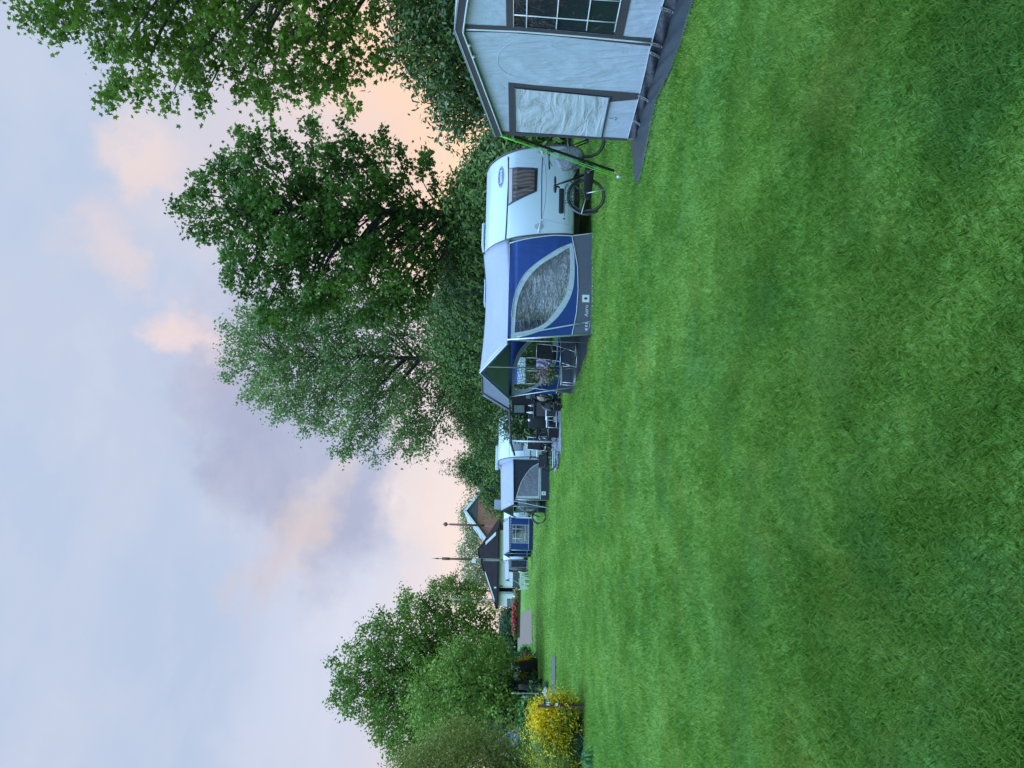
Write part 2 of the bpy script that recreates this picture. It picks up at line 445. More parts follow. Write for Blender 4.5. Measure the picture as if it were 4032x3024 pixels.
# ------------------------------------------------------------------ lawn
def lawn_colour(t, blade):
    c = t.coord('World'); 
    cr_ = t.n('ShaderNodeMapping'); t.l(c, cr_.inputs[0]); cr_.inputs['Rotation'].default_value = (0, 0, R_(-17)); cr_.inputs['Scale'].default_value = (1.25, .45, 1)
    big = t.noise(cr_.outputs[0], .35, 4, .6); mid = t.noise(cr_.outputs[0], 1.9, 5, .65, .5); sm = t.noise(c, 9, 4, .6)
    f = t.math('ADD', t.math('MULTIPLY', big, .28), t.math('ADD', t.math('MULTIPLY', mid, .50), t.math('MULTIPLY', sm, .34)))
    if blade:
        a = t.n('ShaderNodeAttribute'); a.attribute_name = 'rnd'
        f = t.math('ADD', f, t.math('MULTIPLY', t.math('SUBTRACT', a.outputs['Fac'], .5), .30))
    col = t.ramp(f, [(.30, (.062, .168, .018)), (.46, (.126, .282, .034)), (.58, (.190, .368, .058)), (.74, (.310, .470, .115))])
    # cooler, bluish tufts and dry yellow-brown spots
    k = t.noise(c, 1.15, 4, .6, .8)
    col = t.mix(t.math('MULTIPLY', t.ramp(k, [(.50, (0, 0, 0)), (.66, (1, 1, 1))]), .35), col, (.115, .295, .090))
    y = t.noise(c, .8, 5, .65, .6)
    yr = t.ramp(y, [(.56, (0, 0, 0)), (.70, (1, 1, 1))])
    col = t.mix(t.math('MULTIPLY', yr, .55), col, (.280, .325, .062))
    # mowing bands running with the row of caravans
    mp = t.n('ShaderNodeMapping'); t.l(c, mp.inputs[0]); mp.inputs['Rotation'].default_value = (0, 0, R_(-17))
    wv = t.n('ShaderNodeTexWave', wave_type='BANDS', bands_direction='X'); t.l(mp.outputs[0], wv.inputs['Vector'])
    wv.inputs['Scale'].default_value = .15; wv.inputs['Distortion'].default_value = .9; wv.inputs['Detail'].default_value = 4; wv.inputs['Detail Scale'].default_value = .6
    col = t.mix(t.math('MULTIPLY', wv.outputs['Fac'], .55), col, (1.38, 1.22, 1.30), 'MULTIPLY')
    so = t.ramp(t.noise(c, 2.6, 3, .6), [(.70, (0, 0, 0)), (.78, (1, 1, 1))])
    col = t.mix(t.math('MULTIPLY', so, .5), col, (.16, .13, .07))
    return col, f, sm
t = NT('lawn_ground'); lc, lf, lsm = lawn_colour(t, False)
fine = t.noise(t.coord('World'), 55, 4, .7); lc2 = t.mix(t.ramp(fine, [(.35, (.8, .8, .8)), (.75, (.15, .15, .15))]), lc, (.030, .075, .020))  # fine dark flecks put the blades' self-shadow into the ground colour
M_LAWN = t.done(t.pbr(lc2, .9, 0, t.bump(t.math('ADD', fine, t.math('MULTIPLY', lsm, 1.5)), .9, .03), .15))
t = NT('grass_blade'); lc, lf, lsm = lawn_colour(t, True)
sh = t.pbr(lc, .6, 0, None, .12); tr = t.n('ShaderNodeBsdfTranslucent'); t.l(lc, tr.inputs[0])
mx = t.n('ShaderNodeMixShader'); mx.inputs[0].default_value = .40; t.l(sh, mx.inputs[1]); t.l(tr.outputs[0], mx.inputs[2])
M_GRASS = t.done(mx.outputs[0])

ys = [-60, -20, 0, 10, 20, 30, 45, 60] + [66 + 2 * k for k in range(19)] + [110, 130, 160, 220, 400, 800, 1500]
xs_ = [-1500, -600, -250, -120, -60, -30, -15, 0, 15, 30, 60, 120, 250, 600, 1500]
mb = MB()
for y in ys:
    for x in xs_: mb.v.append(Vector((x, y, terrain(x, y))))
nx = len(xs_)
mb.f = [(j * nx + i, j * nx + i + 1, (j + 1) * nx + i + 1, (j + 1) * nx + i) for j in range(len(ys) - 1) for i in range(nx - 1)]
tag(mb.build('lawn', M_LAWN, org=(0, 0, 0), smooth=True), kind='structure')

def np_mesh(name, verts, starts, mat, rnd, parent=None, org=(0, 0, 0)):
    """mesh from numpy: verts (N,3) used once each in order, starts = first corner of every face"""
    n = len(verts); me = bpy.data.meshes.new(name)
    me.vertices.add(n); me.vertices.foreach_set('co', verts.astype(np.float32).ravel())
    me.loops.add(n); me.loops.foreach_set('vertex_index', np.arange(n, dtype=np.int32))
    me.polygons.add(len(starts)); me.polygons.foreach_set('loop_start', starts.astype(np.int32))
    me.update(calc_edges=True)
    at_ = me.attributes.new('rnd', 'FLOAT', 'FACE'); at_.data.foreach_set('value', rnd.astype(np.float32))
    me.materials.append(mat)
    return link_mesh(name, me, parent, org)

def grass_blades():
    rng = np.random.default_rng(3)
    Ps = []
    def wedge(d0, d1, n, half=.62):
        d = np.sqrt(rng.random(n) * (d1 ** 2 - d0 ** 2) + d0 ** 2); a = (rng.random(n) * 2 - 1) * half
        return np.stack([d * np.sin(a), d * np.cos(a)], 1)
    for d0, d1, dens in ((1.9, 3.2, 12500), (3.2, 4.5, 9500), (4.5, 6.5, 5600), (6.5, 9, 2600), (9, 13, 1250), (13, 19, 800), (19, 30, 380), (30, 48, 130), (48, 84, 38)):
        area = .62 * (d1 ** 2 - d0 ** 2); Ps.append(wedge(d0, d1, int(area * dens)))
    P = np.concatenate(Ps)
    d = np.hypot(P[:, 0], P[:, 1])
    # keep off the canvas, mats and beds
    keep = np.ones(len(P), bool)
    for poly in NO_GRASS:
        poly = np.array(poly); ins = np.zeros(len(P), bool); j = len(poly) - 1
        for i in range(len(poly)):
            c = ((poly[i, 1] > P[:, 1]) != (poly[j, 1] > P[:, 1])) & (P[:, 0] < (poly[j, 0] - poly[i, 0]) * (P[:, 1] - poly[i, 1]) / (poly[j, 1] - poly[i, 1] + 1e-12) + poly[i, 0])
            ins ^= c; j = i
        keep &= ~ins
    P = P[keep]; d = d[keep]; n = len(P)
    # tufts: height follows a lumpy field
    fx = np.sin(P[:, 0] * 3.1 + 1.3 * np.sin(P[:, 1] * 2.3)) * np.sin(P[:, 1] * 3.7 + 1.7 * np.sin(P[:, 0] * 1.9))
    h = (.022 + .026 * rng.random(n)) * (1 + .25 * fx) * np.clip(d / 9, 1, 1.25)
    w = np.clip(.0018 * d / 2.6, .0018, .05) * (.7 + .7 * rng.random(n))
    az = rng.random(n) * 6.283 + fx * 1.5; lean = .25 + .85 * rng.random(n)
    dx, dy = np.cos(az), np.sin(az)
    tz = np.clip((P[:, 1] - 70) / 26, 0, 1); base = np.stack([P[:, 0], P[:, 1], .8 * tz * tz * (3 - 2 * tz) - .004], 1)
    out = np.stack([dx, dy, np.zeros(n)], 1); side = np.stack([-dy, dx, np.zeros(n)], 1) * (w / 2)[:, None]
    mid = base + out * (h * lean * .35)[:, None] + np.array([0, 0, 1]) * (h * .62)[:, None]
    tip = base + out * (h * lean * 1.05)[:, None] + np.array([0, 0, 1]) * (h * (1.05 - .35 * np.clip(lean - .6, 0, 1)))[:, None]
    V = np.stack([base - side, base + side, mid + side * .8, tip, mid - side * .8], 1).reshape(-1, 3)
    o = np_mesh('grass', V, np.arange(n) * 5, M_GRASS, rng.random(n))
    tag(o, 'short mown grass blades covering the open lawn', 'grass', kind='stuff')

# ------------------------------------------------------------------ leaves
TM = {
 'diamond': np.array([(0, 0), (.45, .30), (1, 0), (.45, -.30)], float),
 'laurel': np.array([(0, 0), (.3, .17), (.7, .16), (1, 0), (.7, -.16), (.3, -.17)], float),
 'narrow': np.array([(0, 0), (.4, .13), (1, 0), (.4, -.13)], float),
 'maple': np.array([(0, 0), (.05, .40), (.33, .24), (.50, .62), (.62, .22), (1.0, 0), (.62, -.22), (.50, -.62), (.33, -.24), (.05, -.40)], float),
}
def leaves(name, P, size, mat, parent, shape='diamond', seed=1, up=.6, rnd=None, fold=.12, outward=None):
    rng = np.random.default_rng(seed); n = len(P)
    tm = TM[shape]; k = len(tm)
    nr = rng.normal(size=(n, 3)) * .75 + np.array([0, 0, up])
    if outward is not None: nr += outward * 1.1
    nr /= np.linalg.norm(nr, axis=1)[:, None] + 1e-9
    tt = rng.normal(size=(n, 3)) + np.array([0, 0, -.5])
    tt -= nr * (tt * nr).sum(1)[:, None]; tt /= np.linalg.norm(tt, axis=1)[:, None] + 1e-9
    ss = np.cross(nr, tt)
    sz = (size * (.65 + .7 * rng.random(n)))[:, None]
    V = np.empty((n, k, 3))
    for i, (a, b) in enumerate(tm):
        V[:, i] = P + tt * (a * sz) + ss * (b * sz) + nr * (abs(b) * fold * sz - .25 * a * a * sz * .5)
    if rnd is None: rnd = rng.random(n)
    V = V.reshape(-1, 3) - np.array(ORG[parent])
    return np_mesh(name, V, np.arange(n) * k, mat, rnd, parent)
def in_poly(P, poly):
    ins = np.zeros(len(P), bool); j = len(poly) - 1
    for i in range(len(poly)):
        c = ((poly[i, 1] > P[:, 1]) != (poly[j, 1] > P[:, 1])) & (P[:, 0] < (poly[j, 0] - poly[i, 0]) * (P[:, 1] - poly[i, 1]) / (poly[j, 1] - poly[i, 1] + 1e-12) + poly[i, 0])
        ins ^= c; j = i
    return ins
def edge_dist(P, poly):
    d = np.full(len(P), 1e9)
    for i in range(len(poly)):
        a = poly[i]; b = poly[(i + 1) % len(poly)]; ab = b - a
        t = np.clip(((P - a) @ ab) / (ab @ ab + 1e-9), 0, 1)
        d = np.minimum(d, np.linalg.norm(P - (a + t[:, None] * ab), axis=1))
    return d
def crown(outline, Y0, sep, thick, seed, inset, void=0.0, lam=2.0):
    rng = np.random.default_rng(seed)
    poly = np.array([(p.x, p.z) for p in (at(u, v, Y0) for u, v in outline)])
    lo, hi = poly.min(0), poly.max(0)
    C = lo + rng.random((26000, 2)) * (hi - lo)
    C = C[in_poly(C, poly)]; d = edge_dist(C, poly); ok = d > inset; C = C[ok]; d = d[ok]
    dm = np.percentile(d, 92); th = thick * np.sqrt(np.clip(d / dm, .03, 1))
    Y = Y0 + (rng.random(len(C)) * 2 - 1) * th
    Q = np.stack([C[:, 0], Y, C[:, 1]], 1)
    if void:
        f = np.zeros(len(Q))
        for k in range(9):
            kv = rng.normal(size=3); kv *= 2 * math.pi / (lam * (.6 + .8 * rng.random())) / np.linalg.norm(kv)
            f += np.sin(Q @ kv + rng.random() * 6.28)
        Q = Q[f / math.sqrt(4.5) > void]
    kept = []; cell = {}
    for q in Q:
        key = tuple((q // sep).astype(int)); bad = False
        for dx in (-1, 0, 1):
            for dy in (-1, 0, 1):
                for dz in (-1, 0, 1):
                    for o in cell.get((key[0] + dx, key[1] + dy, key[2] + dz), ()):
                        if ((o - q) ** 2).sum() < sep * sep: bad = True; break
        if not bad: kept.append(q); cell.setdefault(key, []).append(q)
    return np.array(kept)
def tree(name, label, cat, Z, outline, Y0, base_u, top, mat, bark, size, shape, sep=.9, thick=2.2, per=60, spread=.42,
         seed=1, inset=.25, trunk_r=.2, limbs=.35, group=None, up=.6, flat=.75, min_z=None, lean_base=None, twig=.02, void=0.0, lam=2.0, shoot=.8):
    rng = np.random.default_rng(seed); rr = random.Random(seed)
    px = [Z(*p) for p in outline]
    C = crown(px, Y0, sep, thick, seed, inset, void, lam)
    b = at(base_u, 2200, Y0); base = Vector((b.x if lean_base is None else lean_base, Y0, terrain(b.x, Y0)))
    tp = at(*Z(*top), Y0)
    root = thing(name, label, cat, base, group)
    mb = MB()
    path = []
    for i in range(9):
        k = i / 8
        p = base.lerp(tp, k) + Vector((math.sin(k * 5 + seed) * .12, math.cos(k * 4 + seed) * .12, 0)) * k
        path.append(p)
    path[0].z -= .1
    mb.tube(path, [trunk_r * (1.25 if i == 0 else 1.0) * (1 - .86 * (i / 8) ** .8) for i in range(9)], 9)
    for q in C:
        if rr.random() > limbs: continue
        q = Vector(q); hd = math.hypot(q.x - base.x, q.y - base.y)
        k = (q.z - base.z - .55 * hd - .3) / max(.1, tp.z - base.z); k = min(.93, max(.13, k))
        s = path[int(k * 8)].lerp(path[min(8, int(k * 8) + 1)], k * 8 - int(k * 8))
        m = s.lerp(q, .5) + Vector((rr.uniform(-.2, .2), rr.uniform(-.2, .2), .08 * (q - s).length))
        r0 = min(trunk_r * .42, .012 + .016 * (q - s).length)
        P = smooth_pts([tuple(s), tuple(m), tuple(q)], 4)
        mb.tube(P, [r0 + (twig * .6 - r0) * i / (len(P) - 1) for i in range(len(P))], 5)
    mb.build('trunk', bark, root, smooth=True)
    n = len(C) * per
    idx = rng.integers(0, len(C), n)
    off = rng.normal(size=(n, 3)) * spread * np.array([1, 1, flat])
    ax_ = C - np.array([base.x, Y0, 0]); ax_[:, 2] = (C[:, 2] - C[:, 2].min()) * .55
    ax_ /= np.linalg.norm(ax_, axis=1)[:, None] + 1e-9
    off += ax_[idx] * (np.abs(rng.normal(size=n)) * spread * shoot)[:, None]
    P = C[idx] + off
    if min_z is not None: P = P[P[:, 2] > min_z]; 
    n = len(P)
    cr = rng.random(len(C))
    rnd = np.clip(.65 * cr[idx[:n]] + .35 * rng.random(n), 0, 1)
    leaves('crown', P, size, mat, root, shape, seed + 9, up, rnd)
    return root
def bush(name, label, cat, lobes, mat, size, shape, per_m2=60, seed=1, core=None, group=None, up=.5, part='foliage', shell=.16, coresc=.74, parent=None, lump=.16):
    """dense shrub: leaves over the skin of overlapping lobes, a solid core coloured dark as the shade inside"""
    rng = np.random.default_rng(seed)
    c0 = Vector(lobes[0][0])
    if parent is None:
        mx_ = sum(Vector(l[0]).x for l in lobes) / len(lobes); my_ = sum(Vector(l[0]).y for l in lobes) / len(lobes)
        root = thing(name, label, cat, (mx_, my_, terrain(mx_, my_)), group)
    else: root = parent
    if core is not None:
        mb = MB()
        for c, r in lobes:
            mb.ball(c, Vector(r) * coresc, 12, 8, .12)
        mb.build('shrub_shade_core', core, root, smooth=True)
    allP = []; allN = []
    for i, (c, r) in enumerate(lobes):
        c = np.array(c, float); r = np.array(r, float)
        area = 4 * math.pi * ((r[0] * r[1]) ** 1.6 / 3 + (r[0] * r[2]) ** 1.6 / 3 + (r[1] * r[2]) ** 1.6 / 3) ** (1 / 1.6)
        n = int(area * per_m2)
        d = rng.normal(size=(n, 3)); d /= np.linalg.norm(d, axis=1)[:, None]
        lum = 1 + lump * np.sin(d[:, 0] * 7 + i) * np.sin(d[:, 1] * 6 + 2 * i) * np.sin(d[:, 2] * 8 + i) * 1.6
        k = lum * (1 - shell + shell * 1.5 * rng.random(n))
        p = c + d * r * k[:, None]
        keep = p[:, 2] > terrain(c[0], c[1]) + .03
        for j, (c2, r2) in enumerate(lobes):
            if j == i: continue
            q = (p - np.array(c2)) / (np.array(r2) * .80)
            keep &= (q ** 2).sum(1) > 1
        allP.append(p[keep]); allN.append(d[keep])
    P = np.concatenate(allP); Nn = np.concatenate(allN)
    leaves(part, P, size, mat, root, shape, seed + 5, up, None, .12, Nn)
    return root

M_BARK = plain('bark', (.055, .048, .038), .9, .35, 9, bump=.6, bscale=14)
M_BARKD = plain('bark_dark', (.028, .026, .024), .9, .3, 9, bump=.5, bscale=14)
L_MAPLE = leafmat('leaf_maple', (.034, .078, .010), (.064, .138, .020), (.130, .235, .036), nscale=.45)
L_OVER = leafmat('leaf_overhang', (.056, .104, .010), (.108, .188, .020), (.22, .32, .036), nscale=.7, trans=.38)
L_PALE = leafmat('leaf_pale', (.105, .180, .060), (.165, .255, .085), (.26, .36, .12), nscale=.35)
L_LAUREL = leafmat('leaf_laurel', (.034, .065, .014), (.065, .115, .026), (.150, .215, .048), nscale=.8, rough=.35, spec=.45, trans=.18)
L_HEDGE = leafmat('leaf_hedge', (.042, .088, .016), (.076, .142, .028), (.150, .232, .046), nscale=.45, trans=.22)
L_LEFT = leafmat('leaf_left', (.058, .120, .014), (.108, .200, .026), (.215, .320, .046), nscale=.3)
L_LEFT2 = leafmat('leaf_left_front', (.100, .180, .026), (.160, .265, .042), (.250, .360, .062), nscale=.4)
L_BROWN = leafmat('leaf_conifer', (.130, .155, .032), (.200, .225, .050), (.300, .310, .075), nscale=.9)
L_GREY = leafmat('leaf_greyish', (.14, .18, .09), (.20, .25, .12), (.30, .34, .17), nscale=.5)
L_YEL = leafmat('leaf_yellow_green', (.080, .140, .012), (.150, .230, .022), (.26, .32, .034), alt=(.70, .50, .02), altamt=.20, nscale=1.6, trans=.25)
L_YELF = leafmat('leaf_yellow', (.58, .40, .010), (.78, .56, .014), (.90, .70, .03), nscale=2, trans=.3)
L_DARK = leafmat('leaf_dark', (.016, .042, .014), (.028, .070, .022), (.055, .115, .034), nscale=.5)
L_WHITE = leafmat('blossom_white', (.50, .50, .42), (.62, .62, .55), (.75, .75, .7), nscale=2)
L_PINK = leafmat('flower_red', (.30, .012, .035), (.50, .020, .060), (.68, .06, .12), nscale=2)
M_CORE = plain('shade_core', (.016, .045, .015), .9, .4, 3, bump=.8, bscale=6)  # core colours kept darker than the leaves, painting in the shade inside shrubs
M_CORED = plain('shade_core_dark', (.012, .032, .012), .9, .4, 3, bump=.8, bscale=6)
M_COREY = plain('shade_core_yellow', (.070, .100, .014), .9, .5, 4, bump=.8, bscale=6)
# ------------------------------------------------------------------ trees and hedges
tree('maple_tree', 'dark green maple behind the hedge with gaps of sky in its dense crown', 'tree', ZT,
     [(1900, 760), (1930, 690), (1860, 620), (1830, 500), (1790, 330), (1740, 350), (1700, 500), (1640, 360), (1600, 200), (1480, 210), (1440, 330), (1380, 260), (1290, 170), (1220, 85), (1185, 150), (1160, 200), (1050, 165), (985, 205), (960, 330), (880, 215), (780, 185), (760, 260), (640, 220), (525, 185), (560, 260), (600, 340), (540, 390), (430, 335), (335, 365), (420, 440), (320, 480), (235, 560), (300, 640), (148, 695), (240, 780), (180, 890), (330, 860), (420, 900), (500, 940), (415, 1020), (500, 1100), (530, 1180), (525, 1260), (640, 1230), (700, 1290), (680, 1350), (720, 1400), (780, 1490), (900, 1420), (1000, 1450), (1110, 1520), (1150, 1420), (1300, 1430), (1450, 1440), (1560, 1380), (1700, 1360), (1800, 1250), (1840, 1000), (1850, 850)],
     30.0, 2175, (500, 700), L_MAPLE, M_BARKD, .150, 'maple', sep=.56, thick=3.0, per=62, spread=.17, seed=11, inset=.05, trunk_r=.26, limbs=.22, void=.12, lam=1.7, shoot=1.0)
tree('willow_tree', 'tall pale green airy tree with fine leaves standing beyond the maple', 'tree', ZP,
     [(300, 230), (195, 235), (150, 300), (55, 400), (130, 480), (110, 560), (65, 580), (140, 640), (45, 660), (130, 730), (185, 820), (250, 860), (300, 910), (350, 960), (430, 1000), (525, 1040), (545, 1105), (640, 1110), (700, 1050), (800, 1070), (880, 1150), (880, 1225), (980, 1275), (1060, 1210), (1100, 1250), (1170, 1305), (1210, 1240), (1270, 1275), (1310, 1160), (1420, 1265), (1530, 1240), (1660, 1190), (1670, 1050), (1680, 700), (1680, 350), (1600, 200), (1400, 120), (1000, 80), (600, 80)],
     46.0, 1600, (300, 560), L_PALE, M_BARK, .18, 'diamond', sep=.72, thick=3.0, per=105, spread=.24, seed=5, inset=.05, trunk_r=.24, limbs=.12, flat=.9, twig=.012, void=.06, lam=2.2, shoot=1.3)
tree('overhanging_tree', 'broad leaved tree whose hanging branches reach in over the grey awning', 'tree', ZO,
     [(105, 10), (130, 85), (200, 110), (240, 155), (300, 165), (280, 225), (340, 240), (380, 300), (440, 320), (460, 400), (515, 445), (560, 425), (600, 405), (690, 420), (740, 460), (770, 420), (735, 340), (780, 285), (830, 290), (850, 400), (900, 440), (985, 480), (1010, 420), (1080, 380), (1100, 460), (1180, 460), (1270, 480), (1320, 420), (1360, 480), (1430, 560), (1480, 520), (1500, 480), (1590, 525), (1660, 470), (1650, 380), (1690, 300), (1740, 330), (1795, 395), (1812, 310), (1800, 200), (1780, 60), (1740, -60), (1650, -420), (900, -700), (300, -520), (80, -120)],
     15.5, 3500, (250, -320), L_OVER, M_BARK, .105, 'maple', sep=.46, thick=2.0, per=72, spread=.135, seed=21, inset=.04, trunk_r=.22, limbs=.14, twig=.008, void=.34, lam=1.35, shoot=1.1)
tree('garden_tree', 'big bushy green tree beyond the flower garden, tallest on its side of the lawn', 'tree', Z7,
     [(1400, 660), (1325, 500), (1265, 400), (1150, 360), (900, 340), (830, 310), (700, 265), (640, 305), (650, 380), (555, 400), (435, 425), (460, 480), (325, 485), (340, 580), (350, 640), (265, 630), (145, 740), (180, 860), (105, 895), (150, 960), (120, 1095), (200, 1085), (300, 1130), (360, 1180), (440, 1230), (470, 1310), (545, 1420), (620, 1480), (690, 1580), (800, 1585), (1000, 1500), (1300, 1400), (1450, 1250), (1480, 1000), (1450, 720)],
     47.0, 400, (230, 850), L_LEFT, M_BARKD, .20, 'diamond', sep=.80, thick=4.0, per=92, spread=.25, seed=31, inset=.08, trunk_r=.34, limbs=.3, void=-.7, lam=2.6, shoot=1.2)
tree('garden_tree', 'lighter green bushy tree in front of the tallest garden tree', 'tree', Z7,
     [(690, 1000), (730, 880), (850, 830), (900, 720), (1020, 650), (1200, 610), (1350, 640), (1450, 720), (1490, 900), (1500, 1150), (1460, 1300), (1300, 1380), (1150, 1330), (950, 1340), (800, 1290), (720, 1170)],
     39.0, 330, (820, 980), L_LEFT2, M_BARKD, .16, 'diamond', sep=.72, thick=2.6, per=110, spread=.26, seed=37, void=-.8, lam=2.0, inset=.15, trunk_r=.22, limbs=.3)
tree('garden_tree', 'small leafy tree between the tallest garden tree and the dark hipped roof', 'tree', Z7,
     [(1330, 420), (1300, 340), (1100, 350), (1000, 340), (880, 310), (830, 240), (880, 150), (960, 170), (1060, 95), (1080, 180), (1150, 170), (1230, 190), (1330, 330), (1420, 400)],
     122.0, 690, (950, 230), L_LEFT, M_BARKD, .32, 'diamond', sep=1.15, thick=2.6, per=80, spread=.38, seed=41, inset=.1, trunk_r=.2, limbs=.5)
tree('roadside_tree', 'pale grey green treetop behind the top of the dark hipped roof', 'tree', ZR,
     [(800, 650), (760, 560), (640, 520), (545, 560), (478, 680), (490, 760), (560, 830), (560, 900), (540, 1000), (580, 1150), (640, 1290), (900, 1290), (960, 1200), (900, 900), (800, 700)],
     140.0, 830, (560, 760), L_GREY, M_BARK, .36, 'diamond', sep=1.5, thick=3, per=120, spread=.65, seed=43, inset=.1, trunk_r=.3, limbs=.4)
tree('roadside_tree', 'pale grey green treetop showing past the roof ridge of the brick house', 'tree', ZR,
     [(500, 40), (480, 120), (525, 230), (515, 370), (600, 480), (700, 540), (800, 500), (850, 300), (850, -100), (560, -60)],
     150.0, 990, (540, 200), L_GREY, M_BARK, .36, 'diamond', sep=1.5, thick=3, per=120, spread=.65, seed=47, inset=.1, trunk_r=.3, limbs=.4)
tree('conifer_tree', 'brownish green feathery conifer at the end of the flower border', 'tree', Z7,
     [(560, 1575), (600, 1520), (720, 1490), (880, 1390), (930, 1335), (1050, 1330), (1180, 1320), (1270, 1370), (1380, 1400), (1560, 1390), (1620, 1480), (1700, 1600), (1700, 1850), (800, 1850), (600, 1720)],
     21.0, -30, (600, 1640), L_BROWN, M_BARK, .11, 'narrow', sep=.42, thick=1.5, per=190, spread=.20, seed=53, inset=.08, trunk_r=.12, limbs=.4, up=.2)
tree('laurel_tree', 'tall glossy laurel rising behind the grey gabled awning', 'tree', ZO,
     [(1815, 0), (1830, 130), (1805, 245), (1850, 310), (1900, 370), (1955, 440), (2000, 500), (2055, 590), (2110, 590), (2150, 560), (2240, 540), (2320, 540), (2480, 520), (2480, -250), (1900, -300)],
     15.0, 2900, (1950, 150), L_LAUREL, M_BARKD, .115, 'laurel', sep=.34, thick=1.3, per=110, spread=.17, seed=59, inset=.10, trunk_r=.15, limbs=.3, up=.5)
tree('pale_bush', 'loose pale bush showing over the rounded end of the bicycle side caravan', 'bush', Z2,
     [(-60, 720), (20, 570), (110, 495), (200, 515), (255, 455), (330, 485), (430, 430), (520, 600), (560, 900), (-40, 960)],
     38.0, 2370, (120, 700), L_GREY, M_BARK, .17, 'diamond', sep=.6, thick=1.5, per=44, spread=.34, seed=61, inset=.08, trunk_r=.1, limbs=.5)
tree('pale_bush', 'loose pale bush beside the tall laurel with a bright gap of sky below', 'bush', Z2,
     [(330, 165), (380, 270), (500, 330), (560, 320), (600, 270), (640, 200), (640, 110), (560, 60), (380, 90)],
     26.0, 2480, (420, 200), L_GREY, M_BARK, .12, 'diamond', sep=.42, thick=.9, per=36, spread=.24, seed=67, inset=.05, trunk_r=.08, limbs=.6)
lob = []
hx = [(2420, 1930, 26), (2330, 1850, 27), (2230, 1765, 28.5), (2120, 1725, 30.5), (2000, 1715, 32), (1900, 1705, 34), (1800, 1695, 36.5), (1700, 1705, 39), (1610, 1725, 42), (1520, 1750, 45), (1440, 1775, 48.5), (1370, 1820, 52), (1300, 1880, 55)]
hx = [tuple(a + (b - a) * k for a, b in zip(p, q)) for p, q in zip(hx, hx[1:]) for k in (0, .5)] + [hx[-1]]
for i, (u, v, Y) in enumerate(hx):
    tp = at(u, v, Y); h = tp.z; w = 2.1 * (Y / 30) ** .6
    lob.append(((tp.x, Y + .5, h * .40), (w, 1.7, h * .60)))
    lob.append(((tp.x + w * .6, Y - .2, h * .28), (w * .9, 1.8, h * .52)))
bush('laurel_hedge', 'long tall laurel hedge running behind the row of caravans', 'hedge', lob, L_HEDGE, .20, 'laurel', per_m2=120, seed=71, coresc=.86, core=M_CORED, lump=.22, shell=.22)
def px_lobes(L): 
    out = []
    for (u, vt, Y, w, dy) in L:
        tp = at(u, vt, Y); g = terrain(tp.x, Y); h = tp.z - g
        out.append(((tp.x, Y, g + h * .42), (w, dy, h * .58)))
    return out
bush('round_bush', 'large rounded green bush between the grey awning and the brick house', 'bush',
     px_lobes([(1185, 1780, 74, 1.6, 1.4), (1215, 1840, 73, 2.4, 2.0), (1150, 1840, 73, 2.5, 2.0), (1090, 1895, 74, 2.5, 2.0), (1040, 1945, 75, 1.5, 1.5), (1270, 1890, 70, 2.0, 2)]),
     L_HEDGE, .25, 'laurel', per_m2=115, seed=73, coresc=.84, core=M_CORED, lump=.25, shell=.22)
bush('laurel_bush', 'leafy laurel bush growing between the open canopy and the second white caravan', 'bush',
     px_lobes([(1350, 1945, 33.5, .75, .6), (1318, 1990, 33.2, .40, .4), (1405, 1960, 34, .9, .7)]), L_LAUREL, .15, 'laurel', per_m2=150, seed=79, core=M_CORED)
b0 = gr(150, 2300)
YB = 17.2
def yl(u, v, r, Y=YB, rz=None): 
    p = at(u, v, Y); return ((p.x, p.y, p.z), (r, r, rz or r))
ybush = bush('golden_shrub', 'large rounded yellow and green shrub on the lawn edge with a lantern post', 'shrub',
     [yl(195, 2200, .50), (yl(120, 2165, .60)), yl(60, 2215, .50), yl(238, 2220, .32, 16.9), yl(20, 2180, .5, 17.8), yl(-40, 2200, .5, 17.2), yl(190, 2145, .38, 17.6)],
     L_YEL, .075, 'narrow', per_m2=1100, seed=83, core=M_COREY, up=.8, shell=.30, lump=.55)
rng = np.random.default_rng(5); PT = []
for (u, v, n_) in [(232, 2130, 260), (205, 2115, 420), (180, 2115, 360), (140, 2135, 300), (258, 2180, 300), (258, 2225, 200), (220, 2170, 340), (170, 2180, 260), (110, 2180, 120), (215, 2230, 120), (140, 2230, 90), (95, 2210, 60)]:
    c = at(u, v, YB - .42); PT.append(np.array(c) + rng.normal(size=(int(n_ * 1.3), 3)) * np.array([.14, .14, .11]))
leaves('blossoms', np.concatenate(PT), .075, L_YELF, ybush, 'narrow', 6, .9)
bush('golden_shrub', 'smaller golden shrub with a dark hollow side farther along the garden border', 'shrub',
     [(at(388, 2050, 50) + Vector((0, 0, -.1)), (.95, .8, .75)), (at(375, 2080, 50), (1.0, .9, .5)), (at(405, 2085, 50), (.8, .8, .45))], L_DARK, .22, 'narrow', per_m2=70, seed=89, core=M_CORED)
sh2 = [o for o in COL.objects if o.name.startswith('golden_shrub') and o.parent is None and o is not ybush][-1]
PT = []
for (u, v, n_) in [(405, 2048, 130), (392, 2040, 220), (380, 2036, 260), (365, 2038, 240), (352, 2044, 160), (420, 2064, 60), (432, 2072, 50), (348, 2054, 90), (375, 2052, 160), (395, 2055, 120)]:
    c = at(u, v, 48.7); PT.append(np.array(c) + rng.normal(size=(n_, 3)) * np.array([.20, .2, .15]))
leaves('blossoms', np.concatenate(PT), .30, L_YELF, sh2, 'narrow', 7, .9)
